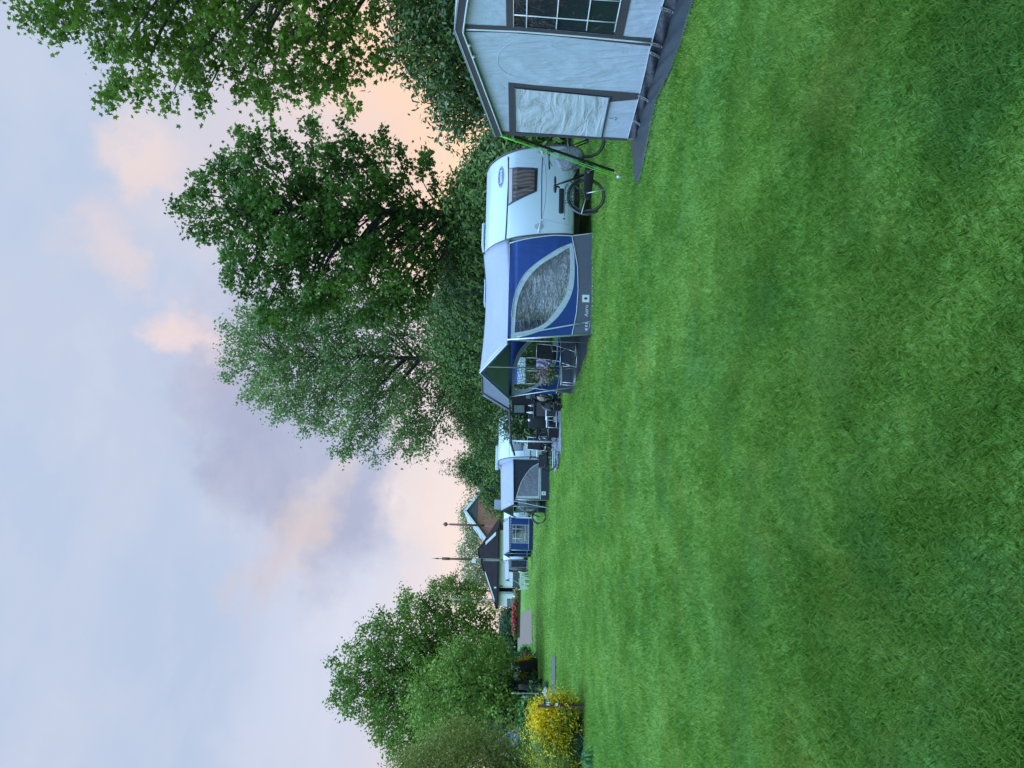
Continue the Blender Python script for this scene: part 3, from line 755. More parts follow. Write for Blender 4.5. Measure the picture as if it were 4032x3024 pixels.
bl = bush('blossom_shrub', 'wide green shrub dotted with white blossom in front of the garden trees', 'shrub',
     [(at(345, 1978, 42), (1.5, 1.0, .55)), (at(250, 1990, 40), (1.5, 1.2, .75)), (at(180, 2010, 38), (1.4, 1.1, .9)), (at(410, 1968, 43), (1.3, 1.0, .45)), (at(120, 1990, 36), (1.7, 1.2, 1.4))],
     L_LEFT2, .18, 'diamond', per_m2=120, seed=97, core=M_CORE, lump=.3)
PT = []
for k in range(70):
    u = rng.uniform(235, 410); v = rng.uniform(1975, 2040); Y = 39.2
    PT.append(np.array(at(u, v, Y - rng.uniform(0, .5))) + rng.normal(size=(4, 3)) * .07)
leaves('blossom', np.concatenate(PT), .13, L_WHITE, bl, 'diamond', 8, .6)
bush('dark_yew', 'very dark rounded evergreen under the garden tree by the white wall', 'bush',
     px_lobes([(545, 1952, 108, 2.6, 1.5), (590, 1965, 106, 2.0, 1.5), (490, 1960, 108, 2.6, 1.5), (440, 1975, 104, 2.4, 1.5), (390, 1985, 98, 2.4, 1.5)]), L_DARK, .3, 'diamond', per_m2=26, seed=101, core=M_CORED)
bush('dark_border', 'dark evergreen undergrowth behind the garden border', 'shrub',
     px_lobes([(380, 2010, 64, 1.6, 1.0), (335, 2015, 60, 1.8, 1.2), (290, 2015, 54, 1.9, 1.1), (240, 2025, 46, 1.8, 1.1), (200, 2035, 40, 1.8, 1.1), (160, 2045, 34, 1.7, 1.1), (110, 2040, 29, 1.6, 1.0), (50, 2030, 26, 1.5, 1.0)]),
     L_DARK, .20, 'diamond', per_m2=110, seed=103, core=M_CORED)
bush('broad_leaf_plant', 'bright green broad leaved plant beside the golden shrub', 'plant',
     [(at(225, 2075, 21.5), (.35, .3, .30)), (at(185, 2085, 21.3), (.4, .3, .32)), (at(150, 2100, 21), (.4, .3, .3))], leafmat('leaf_broad', (.050, .15, .032), (.08, .21, .046), (.13, .29, .07)), .15, 'laurel', per_m2=260, seed=107, core=M_CORE)
bush('low_shrub', 'low dark green shrub at the foot of the golden shrub', 'shrub',
     [(gr(85, 2300) + Vector((0, .3, .12)), (.55, .4, .26)), (gr(150, 2285) + Vector((0, .3, .08)), (.4, .35, .2))], L_DARK, .06, 'narrow', per_m2=650, seed=109, core=M_CORED)
# strap-leaved clump
g0 = gr(20, 2335)
mb = MB()
for k in range(34):
    a = random.uniform(0, 6.28); L = random.uniform(.35, .62); o_ = Vector((math.cos(a), math.sin(a), 0)); sd_ = Vector((-o_.y, o_.x, 0)) * .014
    b_ = g0 + Vector((random.uniform(-.3, .3), random.uniform(-.15, .15), 0)); P = [b_ + o_ * L * t_ * .8 + Vector((0, 0, L * (1.25 * t_ - .85 * t_ * t_))) for t_ in (0, .25, .5, .75, 1)]
    for i in range(4): w0, w1 = 1 - i / 4.6, 1 - (i + 1) / 4.6; mb.add([P[i] - sd_ * w0, P[i] + sd_ * w0, P[i + 1] + sd_ * w1, P[i + 1] - sd_ * w1], [(0, 1, 2, 3)])
tag(mb.build('strap_plant', leafmat('leaf_strap', (.05, .16, .06), (.07, .20, .08), (.10, .26, .11)), org=g0), 'clump of long arching strap leaves at the end of the border', 'plant')
# ------------------------------------------------------------------ shared materials
C_GREY = cloth('canvas_grey', (.40, .45, .53), .7, .06, 1.1)
C_GREYL = cloth('canvas_piping', (.50, .53, .56), .6, .04, .2)
C_DARK = cloth('canvas_charcoal', (.058, .054, .062), .7, .10, .35)
C_SKIRT = cloth('vinyl_skirt', (.040, .044, .056), .32, .15, .9, (1, 1, .5), scale=3.5)
C_FLAP = cloth('vinyl_flap', (.026, .032, .038), .45, .14, .5, (1, 1, 1), scale=3)
C_NAVY = cloth('canvas_navy', (.016, .050, .200), .65, .10, .45)
C_ROOF = cloth('canvas_roof', (.31, .32, .42), .55, .04, .35, trans=.12)
C_BAND = cloth('canvas_band', (.40, .47, .53), .6, .05, .5, scale=5)
C_SLATE = cloth('canvas_slate', (.100, .110, .150), .6, .08, .35)
C_BLACK = cloth('fabric_black', (.012, .013, .016), .8, .2, .3)
M_WHITE = plain('white_metal', (.66, .68, .70), .35, .03, 8)
M_ALU = plain('aluminium', (.55, .57, .60), .35, .06, 12, metal=.6)
M_BLACK = plain('black_paint', (.010, .011, .013), .4, .2, 8)
M_RUBBER = plain('rubber', (.016, .016, .018), .75, .2, 20)
M_GRP = plain('caravan_shell', (.43, .50, .56), .28, .025, 1.2, bump=.04, bscale=3)
M_TRIM = plain('dark_trim', (.030, .034, .055), .4, .1, 8)
M_SEAM = plain('seam', (.30, .34, .38), .5, .1, 8)
M_LOGO = plain('emblem_blue', (.045, .075, .20), .35, .05, 8)
M_PINK = plain('window_band', (.40, .33, .34), .35, .06, 5)
M_ROPE = plain('green_rope', (.22, .85, .06), .6, .1, 20)
M_STRAP = plain('strap_rubber', (.16, .17, .18), .4, .2, 12)
M_GREEN = plain('turquoise', (.02, .33, .25), .5, .1, 9)
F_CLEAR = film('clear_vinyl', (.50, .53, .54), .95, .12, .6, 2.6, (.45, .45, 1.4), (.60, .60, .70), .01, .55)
F_DARKW = film('dark_window', (.09, .12, .13), .94, .05, .35, 1.5, (1, 1, 1), (.10, .15, .19), .16)
F_FAR = film('thin_vinyl', (.80, .82, .84), .90, .1, .4, 2, (1, 1, .5), (.3, .3, .3), .05)
NO_GRASS = []

def text_on(S_, txt, a0, b0, h, off, mat, parent, name, stretch=1.0, flip=1):
    cu = bpy.data.curves.new('lettering', 'FONT'); cu.body = txt; cu.size = 1.0; cu.align_x = 'CENTER'; cu.align_y = 'CENTER'; cu.resolution_u = 4
    cu.offset = .012
    ob = bpy.data.objects.new('lettering', cu); COL.objects.link(ob)
    dg = bpy.context.evaluated_depsgraph_get(); me = bpy.data.meshes.new_from_object(ob.evaluated_get(dg))
    bpy.data.objects.remove(ob); bpy.data.curves.remove(cu)
    o_ = ORG[parent]; k = h / .70
    me.name = name
    for v in me.vertices: v.co = S_.at(a0 + flip * v.co.x * k * stretch, b0 + v.co.y * k, off) - o_
    me.materials.clear(); me.materials.append(mat)
    return link_mesh(name, me, parent)
def interp(x, xs, ys):
    return float(np.interp(x, xs, ys))

# ================================================================== the grey gabled awning
gL = gr(2472, 2508); gM = gr(2835, 2622)
dN = (gM - gL).normalized(); eN = Vector((-dN.y, dN.x, 0))
N = Surf(lambda a, b: gL + dN * a + eN * (.035 * b) + Vector((0, 0, b)), 1.5, 1.5)
T0, T1, T2 = N.px(Z1, [(460, 1058), (150, 230), (182, 0)])
aE = 2 * T1[0] - T0[0]
bot = N.px(Z1, [(1450, 1100), (1492, 948), (1545, 750), (1600, 520), (1622, 405), (1642, 340), (1700, 120), (1738, 0)])
bA = [p[0] for p in bot]; bB = [p[1] for p in bot]
bA2 = bA + [bA[-1] + .4, bA[-1] + .8, aE]; bB2 = bB + [.172, .168, .165]
aw = thing('large_awning', 'large grey gabled awning with a silvery lined window and a dark window with white bars', 'awning', gL + dN * (aE / 2))
dw0, dw1 = N.px(Z1, [(549, 208), (1347, 278)])
glassD = [(dw0[0], dw0[1]), (dw0[0] + 1.42, dw0[1]), (dw1[0] + 1.42, dw1[1]), (dw1[0], dw1[1])]
front = [T0, T1, T2, (aE - .05, T0[1])] + [(a, b) for a, b in reversed(list(zip(bA2, bB2)))]
mb = MB(); N.fill(mb, [front, glassD], 0, 26, 3); mb.build('front_wall', C_GREY, aw)
# gable valance, piping
V0, V1, V2 = N.px(Z1, [(405, 1058), (84, 210), (108, 0)])
mb = MB(); N.fill(mb, [[T0, T1, T2, (aE, T0[1]), (aE + .02, V0[1]), V2, V1, V0]], .035, 8, 3); mb.build('valance', C_DARK, aw, thick=.01)
mb = MB(); N.line(mb, [T0, T1, T2, (aE, T0[1])], .011, .045); N.line(mb, [V0, V1, V2, (aE + .02, V0[1])], .009, .04); mb.build('piping', C_GREYL, aw, smooth=True)
# borders
mb = MB(); N.fill(mb, [N.px(Z1, [(505, 650), (520, 690), (560, 695), (1320, 760), (1310, 805), (1525, 785), (1548, 782), (1542, 738), (1300, 718), (700, 672)])], .006, 6)
N.fill(mb, [N.px(Z1, [(505, 652), (513, 1042), (562, 1042), (555, 655)])], .008, 4)
N.fill(mb, [N.px(Z1, [(458, 1038), (1000, 1068), (1448, 1095), (1450, 1112), (1000, 1090), (455, 1066)])], .006, 5)
mb.build('window_border', C_DARK, aw)
mb = MB(); N.fill(mb, [N.px(Z1, [(160, 190), (490, 206), (548, 209), (1347, 280), (1640, 300), (1632, 362), (900, 285), (500, 255), (168, 248)])], .007, 8); mb.build('pole_sleeve', C_DARK, aw)
mb = MB(); N.line(mb, N.px(Z1, [(172, 225), (600, 243), (1100, 283), (1642, 333)]), .010, .012); mb.build('centre_pole', M_WHITE, aw, smooth=True)
bt = N.inv(Z1(490, 205))[1]; bb = N.inv(Z1(1412, 287))[1]
mb = MB(); N.fill(mb, [[(dw0[0] - .01, bt), (dw0[0] + 1.52, bt), (dw1[0] + 1.52, bb), (dw1[0] - .01, bb)], glassD], .006, 10); mb.build('window_border', C_DARK, aw)
mb = MB(); N.fill(mb, [glassD], -.004, 8, 2); mb.build('dark_window', F_DARKW, aw)
mb = MB()
hb = [N.inv(Z1(*p))[1] for p in ((548, 150), (650, 210), (885, 235), (1122, 255), (1342, 275))]
for h_ in hb: N.line(mb, [(dw0[0], h_), (dw0[0] + 1.42, h_)], .0075 if h_ != hb[0] else .004, .006)
for k in range(4):
    q0, q1 = N.px(Z1, [(552, 112), (1365, 175)])
    N.line(mb, [(q0[0] + .345 * k, q0[1]), (q1[0] + .345 * k, q1[1])], .0075, .007)
mb.build('window_bars', M_WHITE, aw, smooth=True)
# silvery lined window
t = NT('silver_lining'); c = t.coord(); cs = t.coord('Object', (1.0, 1.0, 1.0))
r1 = t.n('ShaderNodeMapping'); t.l(c, r1.inputs[0]); r1.inputs['Rotation'].default_value = (R_(18), R_(0), 0); r1.inputs['Scale'].default_value = (.6, .6, 2.4)
fl = t.noise(r1.outputs[0], 2.0, 3, .5, 1.3); f2 = t.noise(r1.outputs[0], 9, 4, .6, .8)
vo = t.n('ShaderNodeTexVoronoi'); t.l(c, vo.inputs['Vector']); vo.inputs['Scale'].default_value = 42
pat = t.ramp(vo.outputs['Distance'], [(.15, (.25, .28, .32)), (.60, (.46, .51, .58))])
cc = t.mix(t.ramp(fl, [(.40, (0, 0, 0)), (.58, (1, 1, 1))]), pat, (.50, .56, .64))
M_SILVER = t.done(t.pbr(cc, .35, .15, t.bump(t.math('ADD', fl, t.math('MULTIPLY', f2, .10)), .42, .10), .6))
win = N.px(Z1, [(556, 690), (562, 1040), (1243, 1083), (1306, 762), (900, 722)])
mb = MB(); N.fill(mb, [win], .010, 12, 4); mb.build('lined_window', M_SILVER, aw, smooth=True)
mb = MB(); N.line(mb, win, .008, .014, closed=True); N.line(mb, N.px(Z1, [(1245, 1083), (1312, 758)]), .010, .016); mb.build('window_piping', M_TRIM, aw, smooth=True)
mb = MB(); arch = N.px(Z1, [(1610, 395), (1200, 362), (900, 338), (640, 318), (560, 322), (500, 350), (440, 410), (422, 470), (432, 520), (480, 570), (560, 605), (650, 625)])
N.line(mb, smooth_pts(arch, 4), .005, -.001); mb.build('door_zip', C_GREY, aw, smooth=True)
mb = MB(); N.line(mb, N.px(Z1, [(1295, 935), (1350, 942)]), .006, .01); N.line(mb, N.px(Z1, [(1350, 930), (1352, 950)]), .006, .01); mb.build('tie_cord', C_GREYL, aw, smooth=True)
for p in ((198, 335), (232, 425)): mb = MB(); mb.ball(N.at(*N.inv(Z1(*p)), .04), .022, 8, 6); mb.build('toggle', C_GREYL, aw, smooth=True)
# bottom hem piping, skirt and straps
hem = list(zip(bA2, bB2))
mb = MB(); N.line(mb, hem, .0045, .004); mb.build('hem_piping', C_GREYL, aw, smooth=True)
def skirt(s, k):
    a = bA2[0] + (aE - bA2[0]) * s; top = N.at(a, interp(a, bA2, bB2), -.01)
    g = gL + dN * a - eN * (.02 + .03 * math.sin(a * 5)); w = math.sin(k * math.pi) * (.045 * math.sin(a * 9 + k * 3) - .03)
    return top.lerp(g, k) + eN * w + Vector((0, 0, .012 * k))
mb = MB(); mb.grid(skirt, 70, 6); mb.build('skirt', C_SKIRT, aw, smooth=True)
strap_m = MB()
for (p, q) in (((1545, 748), (1640, 775)), ((1500, 946), (1575, 965)), ((1648, 335), (1760, 345)), ((1638, 405), (1735, 428)), ((1726, 55), (1850, 68))):
    A0 = N.at(*N.inv(Z1(*p)), .02); B0 = gr(*Z1(*q)); B0.z = .03; B0 -= eN * .05
    sd_ = dN * .018; sm = MB()
    for k in (-1, 1): sm.tube([A0 + sd_ * k, B0 + sd_ * k], .006, 6)
    for k in range(6): pp = A0.lerp(B0, k / 5); sm.tube([pp - sd_, pp + sd_], .006, 6)
    sm.ball(A0, .022, 8, 6); sm.tube([B0 + Vector((0, 0, .03)), B0 + Vector((0, 0, -.1))], .008, 6)
    sm.build('ground_strap', M_STRAP, aw, smooth=True)
# other walls and the roof
dep = 2.7
def roofz(a): return interp(a, [T0[0], T1[0], T2[0], aE], [V0[1], V1[1], V2[1], V0[1]])
def roof_fn(s, k):
    a = T0[0] - .03 + (aE - T0[0] + .06) * s
    return N.fn(a, roofz(a) + .01) - eN * .05 + eN * ((dep + .1) * k) + Vector((0, 0, .12 * k - .05 * math.sin(k * math.pi)))
mb = MB(); mb.grid(roof_fn, 24, 8); mb.build('roof', C_ROOF, aw, smooth=True, thick=.008)
for a in (.02, aE - .04):
    mb = MB(); mb.poly([N.fn(a, .02), N.fn(a, .02) + eN * dep, N.fn(a, roofz(a) + .10) + eN * dep, N.fn(a, roofz(a))]); mb.build('side_wall', C_GREY, aw, thick=.008)
mb = MB(); P = [N.fn(a, 0.02) + eN * dep for a in (.02, aE - .04)] + [N.fn(a, roofz(a) + .1) + eN * dep for a in (aE - .04, T1[0], .02)]
mb.poly(P); mb.build('back_wall', C_DARK, aw, thick=.008)
# ground flap outside the skirt
inn = [(1870, 0), (1780, 330), (1690, 600), (1620, 800), (1545, 1000), (1505, 1115), (1540, 1430)]
out = [(1985, 0), (1890, 330), (1800, 560), (1690, 790), (1625, 1100), (1602, 1210), (1552, 1445)]
Pi = [gr(*Z1(*p)) for p in inn]; Po = [gr(*Z1(*p)) for p in out]
Pi.insert(0, Pi[0] + dN * 1.7); Po.insert(0, Po[0] + dN * 1.7)
def flap(s, k):
    x = s * (len(Pi) - 1); i = min(int(x), len(Pi) - 2); f_ = x - i
    p = Pi[i].lerp(Pi[i + 1], f_).lerp(Po[i].lerp(Po[i + 1], f_), k)
    return p + Vector((0, 0, .035 + .014 * math.sin(s * 60 + k * 7) * math.sin(k * 3.1) + .02 * (1 - k))) - Vector((0, 0, .022 * (k ** 3)))
mb = MB(); mb.grid(flap, 80, 8); mb.build('mud_flap', C_FLAP, aw, smooth=True, thick=.005)
NO_GRASS.append([(p.x, p.y) for p in Pi] + [(p.x, p.y) for p in reversed(Po)])
NO_GRASS.append([(p.x, p.y) for p in (gL, gL + eN * dep, gL + eN * dep + dN * 5, gL + dN * 5)])

# storm strap beside it
top = N.at(T0[0], T0[1] + .02, .03); pg = gr(*Z1(1412, 1402)); pg.z = .02
ss = thing('storm_strap', 'black storm strap with bright green guy ropes running down to a white peg', 'guy rope', (pg.x, pg.y, 0))
e_ = at(*Z1(1340, 1352), pg.y - .07)
mb = MB(); mb.tube([at(*Z1(545, 1080), top.y + .05), e_], .021, 8); mb.build('strap', M_BLACK, ss)
mb = MB()
for k, dz in enumerate((.04, .02)):
    mb = MB(); mb.tube(hang(top + Vector((0, 0, dz)), pg + Vector((.05 * k - .03, 0, .03 + .03 * k)), .02, 8), .0055, 5); mb.build('guy_rope', M_ROPE, ss, smooth=True)
mb = MB(); d_ = pg - e_; ax = d_.normalized(); xx = ax.orthogonal().normalized(); yy = ax.cross(xx)
mb.tube([e_ + d_ * (k / 60) + (xx * math.cos(k * .9) + yy * math.sin(k * .9)) * .016 for k in range(61)], .005, 5); mb.build('spring', plain('brass', (.45, .38, .18), .4, .1, 9, metal=.4), ss, smooth=True)
mb = MB(); mb.tube([pg + Vector((0, 0, .05)), pg + Vector((.02, -.03, -.12))], .012, 8); mb.ball(pg + Vector((0, 0, .045)), .034, 8, 6); mb.build('peg', M_WHITE, ss, smooth=True)

# ================================================================== caravans
PZ = [.42, .6, .79, 1.1, 1.43, 1.75, 1.98, 2.2, 2.32, 2.42, 2.5]
PR = [.06, 0, 0, .04, .13, .27, .45, .70, .90, 1.12, 1.45]
def prof(z): return interp(z, PZ, PR)
def caravan(name, label, C0, ang, Wd, Ln, hs=1.0, grp=None, sc_r=1.0):
    e1 = Vector((math.cos(ang), math.sin(ang), 0)); e2 = Vector((-math.sin(ang), math.cos(ang), 0))
    root = thing(name, label, 'caravan', C0 + e1 * (Wd / 2) + e2 * (Ln / 2), grp)
    fr = [(r * sc_r, z * hs) for z, r in zip(PZ, PR)]
    fr = smooth_pts(fr, 3)
    back = [(Ln - r * .55 * sc_r, z) for r, z in reversed(fr)]
    pr = fr + [(fr[-1][0] + (back[0][0] - fr[-1][0]) * k / 6, 2.5 * hs + .05 * math.sin(k / 6 * math.pi)) for k in range(1, 6)] + back
    pts = [C0 + e2 * r + Vector((0, 0, z)) for r, z in pr]
    mb = MB(); mb.prism(pts, e1 * Wd); mb.build('body', M_GRP, root, smooth='auto', bevel=.05)
    mb = MB()
    for k in (0, Wd):
        mb.tube([p + e1 * (k + (.002 if k else -.002)) for p in pts], .017, 6)
    mb.build('awning_rail', M_TRIM, root, smooth=True)
    mb = MB(); mb.box(C0 + e1 * Wd / 2 + e2 * Ln / 2 + Vector((0, 0, .36)), (Wd * .82, Ln * .9, .16), Matrix((e1, e2, Vector((0, 0, 1)))).transposed()); mb.build('chassis', M_BLACK, root)
    for k in (.10, Wd - .28):
        c = C0 + e1 * (k + .09) + e2 * (Ln * .55) + Vector((0, 0, .31))
        mb = MB(); mb.ring(c, e1, .235, .085, 28, 8); wh = mb.build('wheel', M_RUBBER, root, smooth=True)
        mb = MB(); mb.tube([c - e1 * .05, c + e1 * .05], .18, 20); mb.build('rim', M_ALU, wh)
    mb = MB()
    for a in (.62, Wd - .62): mb = MB(); mb.tube([C0 + e1 * a + e2 * .25 + Vector((0, 0, .42)), C0 + e1 * a + e2 * .05 + Vector((0, 0, .02))], .02, 6); mb.build('corner_steady', M_BLACK, root)
    Sf = Surf(lambda a, b: C0 + e1 * a + e2 * (prof(b / hs) * sc_r) + Vector((0, 0, b)), 1.0, 1.2)
    return root, Sf, e1, e2
ANG = R_(10)
C0 = at(*Z2(1250, 1330), 17.25); C0.z = 0
Wc = Surf(lambda a, b: C0 + Vector((math.cos(ANG), math.sin(ANG), 0)) * a + Vector((-math.sin(ANG), math.cos(ANG), 0)) * prof(b) + Vector((0, 0, b)), 1, 1.2).inv(Z2(1060, 238))[0]
LC = 6.3
car1, K, e1, e2 = caravan('caravan', 'white caravan end with a blue oval emblem and a brown curtained window behind the bicycle', C0, ANG, Wc, LC)
mb = MB()
for dy in (0, 9):
    K.line(mb, [(a, b) for a, b in K.px(Z2, [(598 + dy, 1412), (612 + dy, 1200), (622 + dy, 980), (638 + dy, 650), (634 + dy, 372)])], .009, .004)
K.line(mb, K.px(Z2, [(1048, 1143), (1050, 900), (1052, 600), (1062, 382)]), .009, .004)
mb.build('trim_strip', M_TRIM, car1, smooth=True)
mb = MB()
for L in ([(1052, 1145), (1075, 1050), (1096, 900), (1106, 700), (1100, 550), (1082, 440), (1066, 384)], [(1050, 1145), (1110, 1155), (1250, 1190), (1388, 1222)], [(1392, 1222), (1382, 1000), (1382, 640), (1390, 420)],
          [(650, 435), (720, 445), (900, 462), (1000, 462)], [(650, 405), (850, 402), (1000, 380), (1060, 368)]):
    K.line(mb, smooth_pts(K.px(Z2, L), 3), .005, .002)
mb.build('moulding', M_SEAM, car1, smooth=True)
wf = K.px(Z2, [(640, 985), (648, 515), (1004, 515), (992, 806)])
mb = MB(); K.fill(mb, [wf], .012, 10, 3); wo_ = mb.build('window', M_TRIM, car1)
mb = MB(); K.fill(mb, [K.px(Z2, [(646, 968), (652, 520), (692, 522), (688, 925)])], .017, 4, 3); mb.build('window_band', M_PINK, wo_)
t = NT('curtain_glass'); c = t.coord(); wv = t.n('ShaderNodeTexWave', wave_type='BANDS', bands_direction='X'); t.l(c, wv.inputs[0]); wv.inputs['Scale'].default_value = 3.2; wv.inputs['Distortion'].default_value = 5.0
M_CURT = t.done(t.pbr(t.ramp(wv.outputs['Fac'], [(.2, (.075, .055, .052)), (.8, (.135, .100, .092))]), .22, 0, t.bump(wv.outputs['Fac'], .15, .02), .6))
mb = MB(); K.fill(mb, [K.px(Z2, [(700, 905), (702, 545), (965, 545), (962, 798)])], .018, 6, 4); mb.build('curtain', M_CURT, wo_)
mb = MB(); K.fill(mb, [K.px(Z2, [(704, 800), (704, 764), (915, 738), (915, 745)])], .022, 4, 2); K.fill(mb, [K.px(Z2, [(968, 795), (968, 545), (996, 545), (988, 800)])], .021, 3, 2); mb.build('curtain_gap', M_BLACK, wo_)
ov = []
cx, cy = K.inv(Z2(549, 622)); top_ = K.inv(Z2(549, 492)); sd_ = K.inv(Z2(586, 622))
ra = abs(top_[0] - cx); rb = abs(sd_[1] - cy)
ell = [(cx + ra * math.cos(t_), cy + rb * math.sin(t_)) for t_ in [2 * math.pi * k / 40 for k in range(40)]]
mb = MB(); K.fill(mb, [ell], .010, 14, 2); em = mb.build('emblem', M_LOGO, car1)
mb = MB(); K.line(mb, [(cx + (x - cx) * .93, cy + (y - cy) * .9) for x, y in ell], .005, .012, closed=True, sub=1); mb.build('emblem_ring', M_WHITE, em, smooth=True)
text_on(K, 'bayerland', cx, cy, rb * .80, .015, M_WHITE, em, 'emblem_text', 1.02)
for (cc_, rx, ry, p, q) in (((1040, 312), 52, 22, (1033, 272), (1072, 348)), ((1018, 1237), 56, 40, (1050, 1175), (1014, 1322))):
    el = K.px(Z2, [(cc_[0] + rx * math.cos(t_), cc_[1] + ry * math.sin(t_)) for t_ in [2 * math.pi * k / 24 for k in range(24)]])
    mb = MB(); K.fill(mb, [el], .006, 8, 2); hd = mb.build('handle_recess', M_SEAM, car1)
    a_, b_ = K.px(Z2, [p, q]); mb = MB(); mb.tube([K.at(*a_, .03), K.at((a_[0] + b_[0]) / 2, (a_[1] + b_[1]) / 2, .055), K.at(*b_, .03)], .014, 8); mb.build('handle', M_WHITE, hd, smooth=True)
mb = MB(); mb.ball(K.at(*K.inv(Z2(1330, 1143)), .0), .022, 10, 6); mb.build('socket_cap', M_BLACK, car1, smooth=True)
mb = MB(); K.fill(mb, [K.px(Z2, [(1408, 1240), (1408, 1290), (1432, 1290), (1432, 1240)])], .012, 3); mb.build('corner_lamp', M_ALU, car1, thick=.01)
for (Zx, p, q, zt, dep_, nm) in ((Z2, (322, 1182), (322, 1490), .065, .5, 1), (Z3, (345, 655), (385, 985), .04, .45, 2)):
    r_ = 2.0 if nm == 1 else 3.4
    A0 = at(*Zx(*p), C0.y + r_); B0 = at(*Zx(*q), C0.y + r_)
    mb = MB(); ct = (A0 + B0) / 2; ct.z = 2.55 + zt / 2; ct += e2 * dep_ / 2
    mb.box(ct, (abs((A0 - B0).x), dep_, zt), Matrix((e1, e2, Vector((0, 0, 1)))).transposed()); mb.build('roof_hatch', M_GRP, car1, bevel=.03, smooth='auto')

# ================================================================== bicycle
M_MUDG = plain('mudguard_grey', (.06, .065, .075), .35, .1, 6)
M_RIM = plain('rim_dark', (.06, .062, .068), .4, .1, 9, metal=.4)
def bicycle():
    """local frame: rear hub at x=0, wheels in the x-z plane, riding direction +x"""
    Rw = .335
    root = thing('bicycle', 'black electric bicycle with rack bag and closed chain case parked against the white caravan', 'bicycle', (0, 0, 0))
    hub0 = Vector((0, 0, Rw + .015)); hub1 = Vector((1.13, 0, Rw + .015))
    for h_ in (hub0, hub1):
        mb = MB(); mb.ring(h_, (0, 1, 0), Rw + .004, .017, 44, 8); w_ = mb.build('wheel', M_RUBBER, root, smooth=True)
        mb = MB(); mb.ring(h_, (0, 1, 0), Rw - .032, .012, 44, 6); mb.tube([h_ + Vector((0, -.05, 0)), h_ + Vector((0, .05, 0))], .035, 12)
        for k in range(18):
            a = 2 * math.pi * k / 18; a2 = a + (.35 if k % 2 else -.35)
            mb.tube([h_ + Vector((math.cos(a2) * .03, (.03 if k % 2 else -.03), math.sin(a2) * .03)), h_ + Vector((math.cos(a) * (Rw - .03), 0, math.sin(a) * (Rw - .03)))], .0009, 4, cap=False)
        mb.build('rim', M_RIM, w_, smooth=True)
    bb_ = Vector((.47, 0, .30)); st = Vector((.30, 0, .74)); sd = Vector((.235, 0, .93)); hd0 = Vector((.93, 0, .86)); hd1 = Vector((.985, 0, .66))
    mb = MB()
    mb.tube([bb_, st, sd], [.022, .02, .014], 10); mb.tube([bb_, Vector((.62, 0, .36)), Vector((.80, 0, .56)), hd1], .030, 10)
    mb.tube([st.lerp(bb_, .25), Vector((.62, 0, .50)), Vector((.85, 0, .68)), hd0.lerp(hd1, .35)], .018, 10); mb.tube([hd0, hd1], .026, 10)
    for y in (-.06, .06):
        mb.tube([bb_ + Vector((0, y * .5, 0)), hub0 + Vector((0, y, 0))], .012, 8); mb.tube([st.lerp(bb_, .12), hub0 + Vector((0, y, 0))], .010, 8)
        mb.tube([hd1, hd1 + Vector((.03, y, -.03)), hub1 + Vector((0, y, 0))], .014, 8)
    mb.tube([bb_ + Vector((0, -.09, 0)), bb_ + Vector((0, .09, 0))], .055, 14)
    mb.build('frame', M_BLACK, root, smooth=True)
    mb = MB(); mb.prism([(-.10, -.085, .31), (-.08, -.085, .40), (.10, -.085, .42), (.50, -.085, .40), (.62, -.085, .36), (.63, -.085, .26), (.52, -.085, .21), (.10, -.085, .25), (-.07, -.085, .27)], (0, .035, 0)); mb.build('chain_case', M_BLACK, root, bevel=.012, smooth='auto')
    for (c, a0, a1) in ((hub0, 20, 215), (hub1, 8, 140)):
        mb = MB()
        P = [c + Vector((math.cos(R_(x)) * (Rw + .038), 0, math.sin(R_(x)) * (Rw + .038))) for x in np.linspace(a0, a1, 22)]
        for y in (-.022, 0, .022): mb.tube([p + Vector((0, y, 0)) for p in P], .012, 6)
        mb.build('mudguard', M_MUDG, root, smooth=True)
    mb = MB(); mb.tube([hub0 + Vector((0, -.07, 0)), hub0 + Vector((-.38, -.05, .10))], .007, 6); mb.tube([hub0 + Vector((.02, -.09, 0)), hub0 + Vector((.06, -.16, -.33))], .010, 6)
    mb.build('stay', M_ALU, root, smooth=True)
    mb = MB(); mb.ball(sd + Vector((-.07, 0, .03)), (.10, .085, .035), 14, 8); mb.ball(sd + Vector((.08, 0, .032)), (.10, .035, .025), 12, 8); mb.tube([sd + Vector((-.03, 0, 0)), sd + Vector((-.06, 0, -.06))], .018, 8); mb.build('saddle', M_RUBBER, root, smooth=True)
    mb = MB(); hb_ = hd0 + Vector((-.02, 0, .20))
    mb.tube([hd0, hb_], .017, 8); mb.tube(smooth_pts([tuple(hb_ + Vector(v)) for v in ((-.20, -.31, .02), (-.10, -.29, .03), (.02, -.16, .03), (.02, 0, 0), (.02, .16, .03), (-.10, .29, .03), (-.20, .31, .02))], 3), .013, 8)
    for y in (-.30, .30): mb.tube([hb_ + Vector((-.22, y, .02)), hb_ + Vector((-.08, y * .96, .03))], .019, 8); mb.tube([hb_ + Vector((-.05, y * .9, .02)), hb_ + Vector((-.17, y * .95, -.04))], .007, 5)
    mb.box(hb_ + Vector((.03, .05, .05)), (.07, .09, .03)); mb.build('handlebar', M_BLACK, root, smooth='auto')
    mb = MB()
    for y in (-.07, .07): mb.tube([(-.36, y, .77), (.17, y, .77), (.24, y * .3, .72)], .007, 6); mb.tube([hub0 + Vector((0, y, 0)), (-.12, y, .77)], .007, 6); mb.tube([hub0 + Vector((0, y, 0)), (.10, y, .77)], .006, 6)
    for x in (-.36, -.12, .10): mb.tube([(x, -.07, .77), (x, .07, .77)], .006, 6)
    mb.build('rear_rack', M_BLACK, root, smooth=True)
